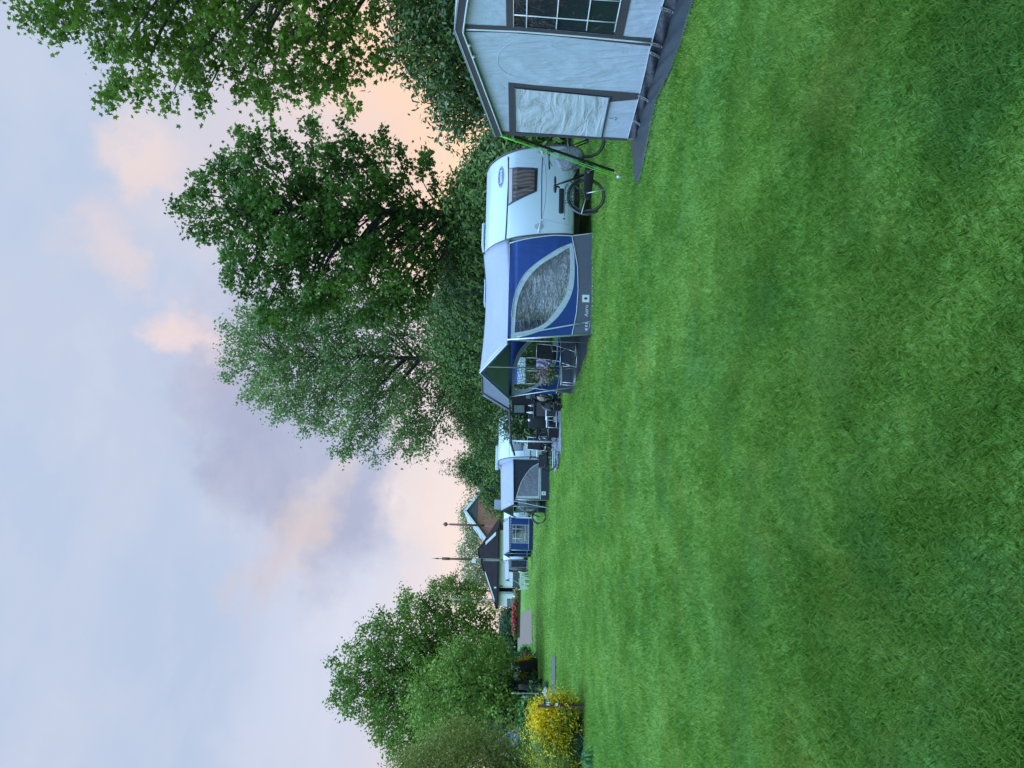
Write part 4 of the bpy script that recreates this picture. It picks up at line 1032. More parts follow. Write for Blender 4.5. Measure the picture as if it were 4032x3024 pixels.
    mb = MB(); mb.box((-.10, 0, .835), (.46, .17, .10)); mb.build('battery', C_BLACK, root, bevel=.025, smooth='auto')
    mb = MB(); mb.tube([bb_ + Vector((0, -.10, 0)), bb_ + Vector((.06, -.11, -.16))], .011, 6); mb.box(bb_ + Vector((.06, -.16, -.16)), (.09, .09, .02)); mb.build('crank', M_STRAP, root, smooth='auto')
    mb = MB(); mb.tube([bb_ + Vector((0, .10, 0)), bb_ + Vector((-.06, .11, .16))], .011, 6); mb.box(bb_ + Vector((-.06, .16, .16)), (.09, .09, .02)); mb.build('crank', M_STRAP, root, smooth='auto')
    return root
bike = bicycle()
bp = gr(2252, 2388) + Vector((0, 0, .03))
bike.location = bp; bike.rotation_euler = (R_(-3), 0, R_(9))
# grey rain cover folded over the frame
bx = Matrix.Translation(bp) @ Matrix.Rotation(R_(9), 4, 'Z')
def coverf(s, k):
    a = 2 * math.pi * s; zc = .42 + .52 * k; w_ = .13 + .10 * math.sin(k * math.pi) ** .7; x0 = .78 - .10 * k
    r_ = w_ * (1 + .12 * math.sin(3 * a + 4 * k) + .06 * math.sin(7 * a)) * (1 if 0 < k < 1 else .35)
    return bx @ Vector((x0 + r_ * 1.05 * math.cos(a), .55 * r_ * math.sin(a) - .02, zc + .03 * math.sin(2 * a + k * 5)))
mb = MB(); mb.grid(coverf, 24, 10)
tag(mb.build('rain_cover', cloth('cover_grey', (.17, .19, .21), .55, .12, .9, (1, 1, 1), scale=6), smooth=True, org=bx @ Vector((.72, 0, .4))), 'grey rain cover bundled over the frame of the electric bicycle', 'cover')
# ================================================================== the blue awning
La = gr(*Z3(1760, 1390)); Ra = gr(*Z3(1775, 60)); eA = (Ra - La).normalized(); WA = (Ra - La).length
A = Surf(lambda a, b: La + eA * a + e2 * (prof(max(b, .79)) * .9 * max(0, a / WA) ** 2) + Vector((0, 0, b)), 1.2, 1.0)
gF = gr(1477, 2247); 
B = Surf(lambda a, b: gF + eA * a + Vector((0, 0, b)), 1.2, 1.0)
ba = thing('blue_awning', 'blue and grey awning with a pointed open front and a big leaf shaped clear window', 'awning', (La + gF) / 2 + eA * 1.0)
ze = A.inv(Z3(655, 1440))[1]
oA = A.px(Z3, [(1762, 1388), (1300, 1415), (655, 1440), (690, 192), (900, 137), (1250, 88), (1500, 95), (1772, 62)])
seam = A.px(Z3, [(1500, 1402), (1560, 1100), (1582, 800), (1575, 500), (1540, 300), (1500, 97)])
wout = smooth_pts(A.px(Z3, [(1503, 190), (1350, 252), (1200, 340), (1000, 482), (880, 602), (790, 762), (735, 950), (708, 1150)]), 3) + A.px(Z3, [(702, 1438), (712, 1440)]) + smooth_pts(A.px(Z3, [(800, 1425), (950, 1390), (1100, 1330), (1250, 1222), (1360, 1100), (1455, 950), (1512, 800), (1532, 650), (1535, 450), (1526, 300)]), 3)
winn = smooth_pts(A.px(Z3, [(1468, 262), (1440, 262), (1300, 350), (1100, 470), (950, 620), (855, 770), (795, 930), (765, 1100)]), 3) + A.px(Z3, [(748, 1362)]) + smooth_pts(A.px(Z3, [(850, 1345), (1000, 1310), (1150, 1232), (1250, 1122), (1350, 985), (1430, 830), (1464, 650), (1476, 450)]), 3)
def panel(S_, far):
    mb = MB(); S_.fill(mb, [oA, winn], 0, 24, 1); p = mb.build('side_panel', C_NAVY, ba, smooth=True)
    mb = MB(); S_.fill(mb, [[oA[0], seam[0]] + seam[1:] + [oA[-1]]], .004, 8); mb.build('lower_panel', C_SLATE, p)
    mb = MB(); S_.fill(mb, [wout, winn], .006, 24); mb.build('window_border', C_BAND, p)
    if far:
        mb = MB(); S_.fill(mb, [[oA[0], seam[0]] + seam[1:] + [oA[-1]]], -.004, 8); S_.fill(mb, [wout, winn], -.006, 24); mb.build('window_border', C_BAND, p)
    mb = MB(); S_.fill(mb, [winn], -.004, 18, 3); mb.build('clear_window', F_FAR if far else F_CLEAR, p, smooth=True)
    mb = MB(); S_.line(mb, seam, .010, .008); S_.line(mb, [oA[0], oA[-1]], .012, .006); S_.line(mb, oA[3:], .011, .006); S_.line(mb, wout[:22], .006, .01); S_.line(mb, [oA[2], oA[3]], .008, .008)
    mb.build('piping', C_GREYL, p, smooth=True); return p
pa = panel(A, False); panel(B, True)
text_on(A, 'Aero', *A.inv(Z3(1690, 1075)), .085, .010, C_GREYL, pa, 'lettering', 1.05)
q = A.inv(Z3(1688, 1275))
for k, w_ in enumerate((.048, .034, .034)):
    mb = MB(); xk = q[0] + (-.075, .0, .065)[k]; A.fill(mb, [[(xk + w_ * .55 * math.copysign(abs(math.cos(t_)) ** .5, math.cos(t_)), q[1] + .030 * math.copysign(abs(math.sin(t_)) ** .5, math.sin(t_))) for t_ in np.linspace(.01, 6.1, 16)]], .011, 6); mb.build('emblem', C_GREYL, pa)
mb = MB(); A.line(mb, [(q[0] + .02 + .085 * math.cos(t_), q[1] - .01 + .065 * math.sin(t_)) for t_ in np.linspace(math.pi * 1.15, math.pi * 1.9, 14)], .005, .008, sub=1); mb.build('emblem', C_GREYL, pa, smooth=True)
q = A.inv(Z3(1680, 915)); mb = MB(); A.fill(mb, [[(q[0] - .085, q[1] - .08), (q[0] + .085, q[1] - .08), (q[0] + .085, q[1] + .08), (q[0] - .085, q[1] + .08)]], .010, 2); lb = mb.build('label', M_WHITE, pa)
mb = MB(); A.fill(mb, [[(q[0] + .03 * math.cos(t_), q[1] + .04 * math.sin(t_)) for t_ in np.linspace(0, 6.1, 14)]], .013, 5); mb.build('emblem', M_LOGO, lb)
mb = MB(); A.line(mb, A.px(Z3, [(790, 1420), (1095, 1332), (1620, 1240)]), .022, .02, n=4); A.line(mb, A.px(Z3, [(1620, 1240), (1792, 1200)]), .007, .02); mb.build('storm_strap', C_BAND, ba, smooth=True)
# roof: two slopes, from the front gable to the caravan rail
E1 = A.fn(*oA[2]); E2 = B.fn(oA[2][0], oA[2][1])
yP = (E1.y + E2.y) / 2 - .25; Pk = at(*Z4(362, 775), yP)
def rail(t_):  # along the caravan, eave -> over the nose -> ridge
    if t_ < .55:
        z = ze + (2.5 - ze) * t_ / .55; return C0 + e2 * prof(z) + Vector((0, 0, z + .012)) + e1 * -.01
    return C0 + e2 * (1.45 + (t_ - .55) / .45 * 1.8) + Vector((0, 0, 2.53)) + e1 * -.01
def rail2(t_):
    r = LC - .5
    if t_ < .5: return C0 + e2 * (3.25 + t_ / .5 * (r - 3.25)) + Vector((0, 0, 2.53)) - e1 * .01
    return C0 + e2 * (r + (t_ - .5) * .9) + Vector((0, 0, 2.52 + (ze - 2.52) * (t_ - .5) / .5)) - e1 * .01
def slope1(s, k):
    l = (E1 - eA * .10).lerp(Pk - eA * .16, k); r = rail(k)
    p = l.lerp(r, s); p.z -= .10 * math.sin(s * math.pi) * (.25 + .75 * math.sin(k * math.pi * .9)) ; return p
def slope2(s, k):
    l = (Pk - eA * .16).lerp(E2 - eA * .10, k); r = rail2(k)
    p = l.lerp(r, s); p.z -= .10 * math.sin(s * math.pi) * (.25 + .75 * math.sin((1 - k) * math.pi * .9)); return p
mb = MB(); mb.grid(slope1, 18, 14); mb.build('roof', C_ROOF, ba, smooth=True, thick=.006)
mb = MB(); mb.grid(slope2, 18, 12); mb.build('roof', C_ROOF, ba, smooth=True, thick=.006)
mb = MB(); mb.tube([E1 - eA * .11, Pk - eA * .17, E2 - eA * .11], .016, 8); mb.build('piping', C_GREYL, ba, smooth=True)
mb = MB()
for p, q in ((E1, Pk), (E2, Pk)):
    dz = Vector((0, 0, -.065)); mb.poly([p - eA * .09, q - eA * .15, q - eA * .15 + dz * 1.3, p - eA * .09 + dz])
mb.build('gable_trim', C_NAVY, ba, thick=.008)
gP = Vector((Pk.x, Pk.y, 0)); foot = gr(*Z4(1818, 822))
f2_ = gr(*Z4(2075, 400)); g2 = gr(*Z4(1800, 1198))
for P_, r_ in (([La + eA * .02, E1 - eA * .02], .021), ([f2_, at(*Z4(880, 362), f2_.y)], .010), ([gr(*Z4(1822, 818)), at(*Z4(455, 775), Pk.y + .05)], .020),
               ([gr(*Z4(1828, 1105)), E2 + Vector((-.03, 0, 0))], .020), ([g2, at(*Z4(1130, 1110), gF.y - .1)], .012),
               ([E1 + Vector((0, 0, -.02)), Pk - eA * .1, E2 + Vector((0, 0, -.02))], .015), ([Pk + Vector((0, .05, -.1)), C0 + e2 * 3.25 + Vector((0, 0, 2.45))], .013)):
    mb = MB(); mb.tube(P_, r_, 8); mb.build('pole', M_ALU, ba, smooth=True)
# ground mat in it
mpx = [(2150, 290), (2095, 330), (2060, 600), (1992, 750), (1952, 850), (1892, 1000), (1836, 1195)]
mp = [gr(*Z4(*p)) for p in mpx] + [gF + e2 * .5, C0 + e2 * 6.6 - e1 * .1, C0 + e2 * .1 - e1 * .1, Ra + e2 * .05, La.lerp(Ra, .5) + e2 * .03, La + e2 * .03]
for p in mp: p.z = .018
mb = MB(); mb.poly(mp); tag(mb.build('ground_mat', C_FLAP, thick=.006), 'dark grey ground mat spread under the blue awning', 'mat')
NO_GRASS.append([(p.x, p.y) for p in mp])
NO_GRASS.append([(p.x, p.y) for p in (C0, C0 + e1 * Wc, C0 + e1 * Wc + e2 * LC, C0 + e2 * LC)])

# ------------------------------------------------------------------ camping furniture
def camp_chair(name, label, loc, rz, w=.50, seat=.44, top=1.08, fab=C_BLACK, fr_=M_ALU, grp=None, tilt=.16):
    root = thing(name, label, 'chair', (0, 0, 0), grp)
    mb = MB()
    for y in (-w / 2, w / 2):
        mb.tube(smooth_pts([(.25, y, .02), (-.05, y, seat), (-.12, y, seat + .08), (-.12 - tilt, y, top)], 2), .013, 6); mb.tube([(-.32, y, .02), (.24, y, seat)], .013, 6)
        mb.tube([(.22, y, seat + .22), (-.16, y, seat + .24)], .018, 6); mb.tube([(.20, y, seat), (.20, y, seat + .22)], .010, 6); mb.tube([(.25, y, .02), (-.32, y, .02)], .012, 6)
    for p in ((.25, .02), (-.32, .02), (-.12 - tilt, top), (.24, seat)): mb.tube([(p[0], -w / 2, p[1]), (p[0], w / 2, p[1])], .013, 6)
    mb.build('frame', fr_, root, smooth=True)
    mb = MB(); mb.grid(lambda s, k: Vector((-.10 + .34 * s, (k - .5) * (w - .03), seat - .015 - .03 * math.sin(k * math.pi))), 6, 6); mb.build('seat', fab, root, smooth=True, thick=.02)
    mb = MB(); mb.grid(lambda s, k: Vector((-.125 - tilt * s - .03 * math.sin(k * math.pi), (k - .5) * (w - .03), seat + .10 + (top - seat - .12) * s)), 6, 6); mb.build('backrest', fab, root, smooth=True, thick=.02)
    root.location = loc; root.rotation_euler = (0, 0, rz); return root
def fold_table(name, label, loc, rz, w=.46, d=.36, h=.46, topm=M_ALU, cat='table', grp=None):
    root = thing(name, label, cat, (0, 0, 0), grp)
    mb = MB(); mb.box((0, 0, h), (w, d, .03)); mb.build('tabletop', topm, root, bevel=.006)
    for y in (-d / 2 + .02, d / 2 - .02):
        for k in (-1, 1):
            mb = MB(); mb.tube([(k * w * .46, y, h - .015), (-k * w * .42 if False else k * w * .52, y, .0)], .011, 6); mb.build('leg', M_ALU, root, smooth=True)
    for y in (-1, 1): mb = MB(); mb.tube([(-w * .5, y * (d / 2 - .02), .12), (w * .5, y * (d / 2 - .02), .12)], .008, 6); mb.build('stretcher', M_ALU, root, smooth=True)
    root.location = loc; root.rotation_euler = (0, 0, rz); return root
pc = at(1625, 2200, 20.9); pc.z = .02
ch = camp_chair('camping_chair', 'black folding camping chair with a lilac cloth over its arm under the blue awning', pc, R_(-120), .46, .46, 1.10, tilt=.10)
cl = at(*Z4(1350, 735), 20.6)
mb = MB(); mb.grid(lambda s, k: cl + Vector(((s - .5) * .20 + .03 * math.sin(k * 5), .03 * math.sin(s * 9 + k * 4), .16 - .34 * k - .10 * abs(s - .4) * k)), 10, 10)
tag(mb.build('cloth', cloth('cloth_lilac', (.46, .40, .62), .8, .05, .6), smooth=True, thick=.006), 'lilac cloth hung over the arm of the black camping chair under the blue awning', 'cloth')
tb = gr(*Z4(1945, 925)); tb.z = .02
fold_table('folding_table', 'low folding table with pale metal legs carrying the flowers', tb, R_(12), .46, .34, .47)
fl_ = Vector((tb.x, tb.y, .505)); fw = thing('flower_vase', 'vase of dusty pink flowers on the low folding table', 'flowers', fl_)
mb = MB(); mb.tube([fl_ + Vector((0, 0, z)) for z in (0, .02, .10, .16, .20)], [.05, .06, .045, .035, .045], 12); mb.build('vase', film('vase_glass', (.6, .7, .65), .8, .1, .1), fw, smooth=True)
rng = np.random.default_rng(12); fc = at(*Z4(1380, 900), tb.y)
mb = MB(); 
for k in range(14):
    p = fc + Vector(rng.normal(size=3)) * .10; mb.tube([fl_ + Vector((0, 0, .15)), fl_.lerp(p, .6) + Vector((0, 0, .05)), p], .005, 5)
mb.build('stem', plain('stem_green', (.04, .12, .03)), fw)
PT = np.array(fc) + rng.normal(size=(420, 3)) * np.array([.13, .10, .12])
leaves('blossoms', PT, .06, leafmat('petal_pink', (.20, .12, .14), (.40, .26, .28), (.62, .50, .48), nscale=6), fw, 'diamond', 3, .3)
leaves('foliage', np.array(fc) + np.array([0, 0, -.14]) + rng.normal(size=(120, 3)) * np.array([.12, .10, .08]), .09, L_LEFT, fw, 'diamond', 4, .3)
# things seen behind and beside the blue awning
def cloth_panel(name, label, cat, corners, mat, grp=None):
    a, b, c, d = corners
    mb = MB(); mb.grid(lambda s, k: a.lerp(b, s).lerp(d.lerp(c, s), k) + Vector((0, .02 * math.sin(s * 14) * k, 0)), 16, 8)
    return tag(mb.build(name, mat, smooth=True, thick=.006), label, cat, grp)
t = NT('patterned_cloth'); c = t.coord(); vo = t.n('ShaderNodeTexVoronoi', feature='DISTANCE_TO_EDGE'); t.l(c, vo.inputs['Vector']); vo.inputs['Scale'].default_value = 11
sp = t.n('ShaderNodeSeparateXYZ'); t.l(c, sp.inputs[0])
wp = t.ramp(vo.outputs['Distance'], [(.02, (.03, .06, .10)), (.10, (.72, .80, .86))])
M_PATT = t.done(t.pbr(t.mix(t.math('GREATER_THAN', sp.outputs[2], .29), wp, (.02, .10, .62)), .6))
cY = 24.6
cloth_panel('patterned_cloth', 'white patterned cloth with a bright blue top edge hanging beyond the blue awning window', 'cloth', [at(*Z4(885, 1050), cY), at(*Z4(885, 630), cY), at(*Z4(1092, 630), cY), at(*Z4(1092, 1050), cY)], M_PATT)
mb = MB()
for uu in (635, 840, 1045):
    p = at(*Z4(1090, uu), cY + .06); p.z = 0; mb.tube([p, at(*Z4(885, uu), cY + .06)], .012, 6)
mb.tube([at(*Z4(885, 1055), cY + .04), at(*Z4(885, 625), cY + .04)], .012, 6)
tag(mb.build('drying_rail', M_ALU, smooth=True), 'thin metal rail on posts holding the blue topped cloth', 'rail')

# ================================================================== open canopy with camping gear
cp = thing('open_canopy', 'open sided canopy with a white gable, dark eave rail and a single white corner post', 'awning', at(1420, 2190, 27.5).xy.to_3d())
Y2 = 26.0
gp = [at(1600, 1897, Y2), at(1477, 1899, Y2), at(1413, 2004, Y2), at(1600, 2004, Y2)]
mb = MB(); mb.poly(gp); mb.build('gable', C_ROOF, cp, thick=.008)
mb = MB(); mb.tube([gp[0], gp[1], gp[2]], .030, 6); mb.build('edge_trim', C_DARK, cp, smooth=True)
c2 = at(1282, 2011, 29.0); dd = Vector((-.25, 1, 0)).normalized() * .40
mb = MB(); mb.grid(lambda s, k: (gp[1].lerp(gp[2], k) + dd * s + Vector((0, 0, .02 - .06 * math.sin(s * math.pi)))), 8, 6); mb.build('roof', C_SLATE, cp, smooth=True, thick=.008)
mb = MB(); mb.poly([gp[0] + Vector((0, 0, .01)), gp[1] + Vector((0, 0, .01)), gp[1] + dd, gp[0] + dd]); mb.build('roof', C_SLATE, cp, thick=.008)
mb = MB(); mb.tube([gp[2] + Vector((0, -.02, -.02)), c2], .045, 8); mb.tube([c2, at(1233, 2026, 35.4)], .05, 8); mb.build('eave_rail', C_DARK, cp, smooth=True)
pf = gr(1284, 2201); mb = MB(); mb.tube([pf, Vector((pf.x, pf.y, c2.z + .02))], .032, 10); mb.build('corner_post', M_WHITE, cp, smooth=True)
Yb = 30.2; M_GPAN = plain('grey_panel', (.10, .13, .13), .25, .3, 3)
mb = MB(); bw = [at(1490, 2012, Yb), at(1392, 2016, Yb), at(1392, 2140, Yb), at(1490, 2140, Yb)]
for p in bw[2:]: p.z = .03
mb.poly(bw); mb.build('back_panel', C_BLACK, cp, thick=.01)
mb = MB()
for (x0, y0, x1, y1) in ((725, 480, 890, 600), (915, 255, 990, 370), (1170, 520, 1265, 640)):
    mb = MB(); mb.poly([at(*Z5(x0, y0), Yb - .1), at(*Z5(x0, y1), Yb - .1), at(*Z5(x1, y1), Yb - .1), at(*Z5(x1, y0), Yb - .1)]); mb.build('window_panel', M_GPAN, cp, thick=.01)
t = NT('mesh_pattern'); c = t.coord(); vo = t.n('ShaderNodeTexVoronoi'); t.l(c, vo.inputs['Vector']); vo.inputs['Scale'].default_value = 12
M_LACE = t.done(t.pbr(t.ramp(vo.outputs['Distance'], [(.3, (.55, .62, .66)), (.42, (.03, .04, .04))]), .6))
cloth_panel('lace_cloth', 'small pale patterned cloth hanging under the open canopy beside the awning post', 'cloth', [at(*Z5(735, 275), 27.6), at(*Z5(735, 212), 27.6), at(*Z5(905, 212), 27.6), at(*Z5(905, 275), 27.6)], M_LACE)
# its ground sheet
sp_ = [gr(*Z5(*p)) for p in ((1462, 275), (1490, 560), (1500, 900), (1500, 1200), (1470, 1400), (1395, 1590))]
sp_ = sp_ + [sp_[-1] + Vector((.3, 2.4, 0)), sp_[0] + Vector((-.3, 3.2, 0))]
for p in sp_: p.z = .02
mb = MB(); mb.poly(sp_); tag(mb.build('ground_mat', cloth('mat_lilac', (.16, .17, .22), .6, .1, .4, (1, 1, 1)), thick=.008), 'pale grey ground mat laid under the open canopy', 'mat')
NO_GRASS.append([(p.x, p.y) for p in sp_])
def gz(x, y, Y): 
    p = at(*Z5(x, y), Y); p.z = .03; return p
fold_table('folding_stool', 'folding stool with a white top, behind the other stool on the canopy mat', gz(1400, 640, 28.6), R_(4), .40, .34, .50, M_WHITE, 'stool', 'folding stools under the open canopy')
fold_table('folding_stool', 'folding stool with a white top, in front of the other stool on the canopy mat', gz(1400, 755, 28.3), R_(2), .42, .34, .48, M_WHITE, 'stool', 'folding stools under the open canopy')
def sofa_chair(name, label, p, rz, w, h, cush, fab=C_BLACK):
    root = thing(name, label, 'chair', (0, 0, 0))
    mb = MB(); mb.box((0, 0, .30), (.62, w, .16)); mb.build('seat', fab, root, bevel=.05, smooth='auto')
    mb = MB(); mb.prism([(-.26, -w / 2, .36), (-.40, -w / 2, h), (-.28, -w / 2, h + .02), (-.12, -w / 2, .40)], (0, w, 0)); mb.build('backrest', fab, root, bevel=.04, smooth='auto')
    for y in (-w / 2 - .03, w / 2 + .03):
        mb = MB(); mb.tube(smooth_pts([(-.30, y, .02), (-.28, y, .5), (-.1, y, .56), (.26, y, .52), (.34, y, .02)], 3), .018, 6); mb.build('arm', M_BLACK, root, smooth=True)
    if cush is not None:
        mb = MB(); mb.ball((-.16, 0, .60), (.10, w * .42, .24), 14, 10, .05); mb.build('cushion', cush, root, smooth=True)
    root.location = p; root.rotation_euler = (0, 0, rz)
M_BEIGE = cloth('cushion_beige', (.27, .21, .15), .8, .1, .4)
sofa_chair('lounge_chair', 'black padded lounge chair with a beige cushion under the open canopy', gz(1440, 420, 28.9), R_(-150), .55, 1.0, M_BEIGE)
sofa_chair('lounge_chair', 'plain black high backed lounge chair behind the stools under the open canopy', gz(1440, 770, 30.0), R_(-100), .62, 1.12, None)
cabr = gz(1440, 545, 30.0); cb_ = thing('camping_cabinet', 'black fabric camping cabinet standing between the two lounge chairs', 'cabinet', cabr)
mb = MB(); mb.box(cabr + Vector((0, 0, .46)), (.62, .45, .9)); mb.build('carcass', C_BLACK, cb_, bevel=.02)
mb = MB(); mb.box(cabr + Vector((0, 0, .93)), (.70, .50, .035)); mb.build('cabinet_top', M_TRIM, cb_, bevel=.008)
mb = MB(); mb.box(cabr + Vector((0, -.235, .46)), (.54, .014, .74)); mb.build('cabinet_door', C_DARK, cb_)
def jug(p, r, h, m, label, name='bottle', cat='bottle'):
    mb = MB(); mb.tube([p + Vector((0, 0, z * h)) for z in (0, .04, .55, .72, .80, 1.0)], [r * .9, r, r, r * .55, r * .38, r * .38], 12)
    return tag(mb.build(name, m, smooth=True), label, cat)
jug(cabr + Vector((-.15, 0, .95)), .05, .26, M_WHITE, 'white bottle standing on the black camping cabinet')
jug(cabr + Vector((.12, .05, .95)), .045, .20, M_ALU, 'silver flask standing on the black camping cabinet', 'flask', 'flask')
wc = at(*Z5(972, 722), 29.8); mb = MB(); mb.ball(wc, .055, 12, 8); wcup = mb.build('lantern', M_WHITE, smooth=True); tag(wcup, 'small round white lantern hanging over the plain black lounge chair', 'lantern')
mb = MB(); mb.tube([wc + Vector((0, 0, .05)), Vector((wc.x, wc.y, c2.z))], .004, 4); mb.build('cord', M_BLACK, wcup)
bk2 = copy_thing(bike, gz(1430, 290, 27.8), R_(-112), 'black bicycle seen nearly end on beside the awning post, a turquoise cap on its lamp', 1.0)
tq = at(*Z5(1308, 275), 27.0); mb = MB(); mb.ball(tq, (.10, .10, .085), 12, 8); tag(mb.build('cap', M_GREEN, smooth=True), 'turquoise cap over the lamp of the bicycle beside the awning post', 'cap')
mb = MB(); mb.tube([Vector((tq.x, tq.y + .02, .03)), tq], .015, 6); tag(mb.build('stake', M_BLACK, smooth=True), 'thin black stake carrying the turquoise cap', 'stake')
bk3 = copy_thing(bike, gz(1440, 985, 29.6), R_(170), 'black bicycle leaning by the laurel bush near the white corner post', .95)
def crate(p, rz, sx_, sy_, sz_, m, label, name='storage_crate'):
    root = thing(name, label, 'crate', p); R3 = Matrix.Rotation(rz, 3, 'Z')
    mb = MB()
    for (c, s_) in (((0, 0, .01), (sx_, sy_, .02)), ((sx_ / 2, 0, sz_ / 2), (.02, sy_, sz_)), ((-sx_ / 2, 0, sz_ / 2), (.02, sy_, sz_)), ((0, sy_ / 2, sz_ / 2), (sx_, .02, sz_)), ((0, -sy_ / 2, sz_ / 2), (sx_, .02, sz_))): mb.box(Vector(p) + R3 @ Vector(c), s_, R3)
    mb.build('crate_box', m, root)
    mb = MB(); mb.box(Vector(p) + R3 @ Vector((0, 0, sz_ + .01)), (sx_ + .04, sy_ + .04, .03), R3); mb.build('crate_lid', M_TRIM, root, bevel=.008); return root
crate(gz(1440, 470, 27.9), R_(8), .42, .32, .24, C_BLACK, 'low black crate in front of the beige cushioned chair')
crate(gz(1440, 880, 29.0), R_(-5), .52, .40, .36, C_BLACK, 'taller black crate between the stools and the leaning bicycle')
# folding rack and chairs by the second caravan
camp_chair('camping_chair', 'black camping chair with a pale frame just behind the white corner post', gz(1440, 1130, 30.2), R_(-95), .5, .45, 1.15)
lc_ = camp_chair('camping_chair', 'low black camping chair draped with a checked blanket at the end of the canopy mat', gz(1440, 1370, 28.2), R_(-70), .50, .30, .74, fr_=M_BLACK)
t = NT('checked_blanket'); c = t.coord(); br = t.n('ShaderNodeTexBrick'); t.l(c, br.inputs[0]); br.inputs['Scale'].default_value = 9; br.offset = 0
br.inputs['Color1'].default_value = (.16, .20, .22, 1); br.inputs['Color2'].default_value = (.10, .13, .15, 1); br.inputs['Mortar'].default_value = (.66, .72, .76, 1); br.inputs['Mortar Size'].default_value = .05; br.inputs['Row Height'].default_value = .5
mpn = t.n('ShaderNodeMapping'); t.l(c, mpn.inputs[0]); mpn.inputs['Rotation'].default_value = (R_(90), 0, 0); t.l(mpn.outputs[0], br.inputs[0])
M_CHECK = t.done(t.pbr(br.outputs[0], .8))
bp_ = [at(*Z5(*p), 27.9) for p in ((1345, 1190), (1400, 1200), (1400, 1440), (1335, 1520))]
cloth_panel('blanket', 'grey and white checked blanket thrown over the low camping chair', 'blanket', [bp_[0], bp_[1], bp_[2], bp_[3]], M_CHECK)
fold_table('folding_table', 'tall white folding table in front of the second white caravan', gz(1440, 1160, 31.0), R_(2), .85, .5, .74, M_WHITE)

# ================================================================== second white caravan and its dark awning
def gable_awning(name, label, p0, rz, W_, L_, ze_, zr_, mp_, hood=0.0, win=None, wbars=(), leafwin=None, val=False, low=.42, lowm=None, open_front=True, band=C_BAND, film_m=F_CLEAR, guy=None):
    """p0 = near front corner on the ground; x runs along the near side to the caravan, y away along the open front"""
    R3 = Matrix.Rotation(rz, 3, 'Z'); T = lambda x, y, z: Vector(p0) + R3 @ Vector((x, y, z))
    root = thing(name, label, 'awning', T(W_ / 2, L_ / 2, 0))
    for y, nm in ((0, 0), (L_, 1)):
        Sn = Surf(lambda a, b, y=y: T(a, y, b), W_ / 2, 1)
        hole = leafwin or win
        mb = MB(); Sn.fill(mb, [[(0, 0), (W_, 0), (W_, ze_ + .05), (0, ze_)], hole], 0, 12); sp = mb.build('side_panel', mp_, root, smooth=True)
        cx = sum(p[0] for p in hole) / len(hole); cy = sum(p[1] for p in hole) / len(hole)
        big = [(cx + (p[0] - cx) * 1.13 + (.0), cy + (p[1] - cy) * 1.13) for p in hole]
        mb = MB()
        for o_ in (.005, -.005): Sn.fill(mb, [big, hole], o_, 12)
        mb.build('window_border', band, sp)
        mb = MB(); Sn.fill(mb, [hole], -.003, 8); mb.build('clear_window', film_m, sp)
        mb = MB()
        for (p, q) in wbars: Sn.line(mb, [p, q], .018, .012, sub=1)
        Sn.line(mb, [(0, low), (W_, low)], .013, .006, sub=1)
        mb.build('piping', M_WHITE, sp, smooth=True)
        if lowm is not None:
            mb = MB(); Sn.fill(mb, [[(0, .02), (W_, .02), (W_, low), (0, low)]], .004, 2); mb.build('lower_panel', lowm, sp)
        if val:
            mb = MB(); n = 26
            for k in range(n):
                x = W_ * k / n; mb.poly([T(x, y - .03, ze_ + .01), T(x + W_ / n, y - .03, ze_ + .01), T(x + W_ / n, y - .03, ze_ - .13), T(x + W_ / n * .5, y - .03, ze_ - .17), T(x, y - .03, ze_ - .13)] if k % 2 else [T(x, y - .03, ze_ + .01), T(x + W_ / n, y - .03, ze_ + .01), T(x + W_ / n, y - .03, ze_ - .08), T(x, y - .03, ze_ - .08)])
            mb.build('valance', C_ROOF, sp, thick=.01)
    h = hood
    mb = MB()
    mb.grid(lambda s, k: T(-h + (W_ + h) * s, -.06 + (L_ / 2 + .06) * k, ze_ + (zr_ - ze_) * k + .08 * s - .07 * math.sin(s * math.pi) * math.sin(k * math.pi)), 12, 6); mb.build('roof', C_ROOF, root, smooth=True, thick=.01)
    mb = MB(); mb.grid(lambda s, k: T(-h + (W_ + h) * s, L_ / 2 + (L_ / 2 + .06) * k, zr_ - (zr_ - ze_) * k + .08 * s), 12, 6); mb.build('roof', C_ROOF, root, smooth=True, thick=.01)
    mb = MB()
    for (ya, za, yb, zb) in ((-.07, ze_, L_ / 2, zr_), (L_ + .07, ze_, L_ / 2, zr_)):
        mb.poly([T(-h - .01, ya, za), T(-h - .01, yb, zb), T(-h - .01, yb, zb - .2), T(-h - .01, ya, za - .14)])
    mb.build('gable_trim', mp_, root, thick=.01)
    mb = MB()
    for y in (0, L_ / 2, L_): mb = MB(); mb.tube([T(-.03, y, 0), T(-.03, y, ze_ if y != L_ / 2 else zr_)], .022, 8); mb.build('pole', M_ALU, root, smooth=True)
    if guy:
        for (a, b) in guy: mb = MB(); mb.tube(hang(T(*a), T(*b), .02, 6), .016, 5); mb.build('guy_rope', C_BAND, root, smooth=True)
    return root, T
g1_ = gr(*ZE(908, 968)); gR = at(*ZE(905, 205), g1_.y + .5); W3 = (gR - g1_).length; rz3 = math.atan2((gR - g1_).y, (gR - g1_).x)
S3 = 36.0 / 3000
t_z = lambda x: 1.65 - ((1950 + .2352 * x) - 2025) * S3
lw = [(.16, t_z(715))] + [(.14, t_z(365))] + [tuple(p) for p in smooth_pts([(.20, t_z(368)), (.85, t_z(440)), (1.40, t_z(565)), (1.66, t_z(690)), (1.68, t_z(718))], 3)]
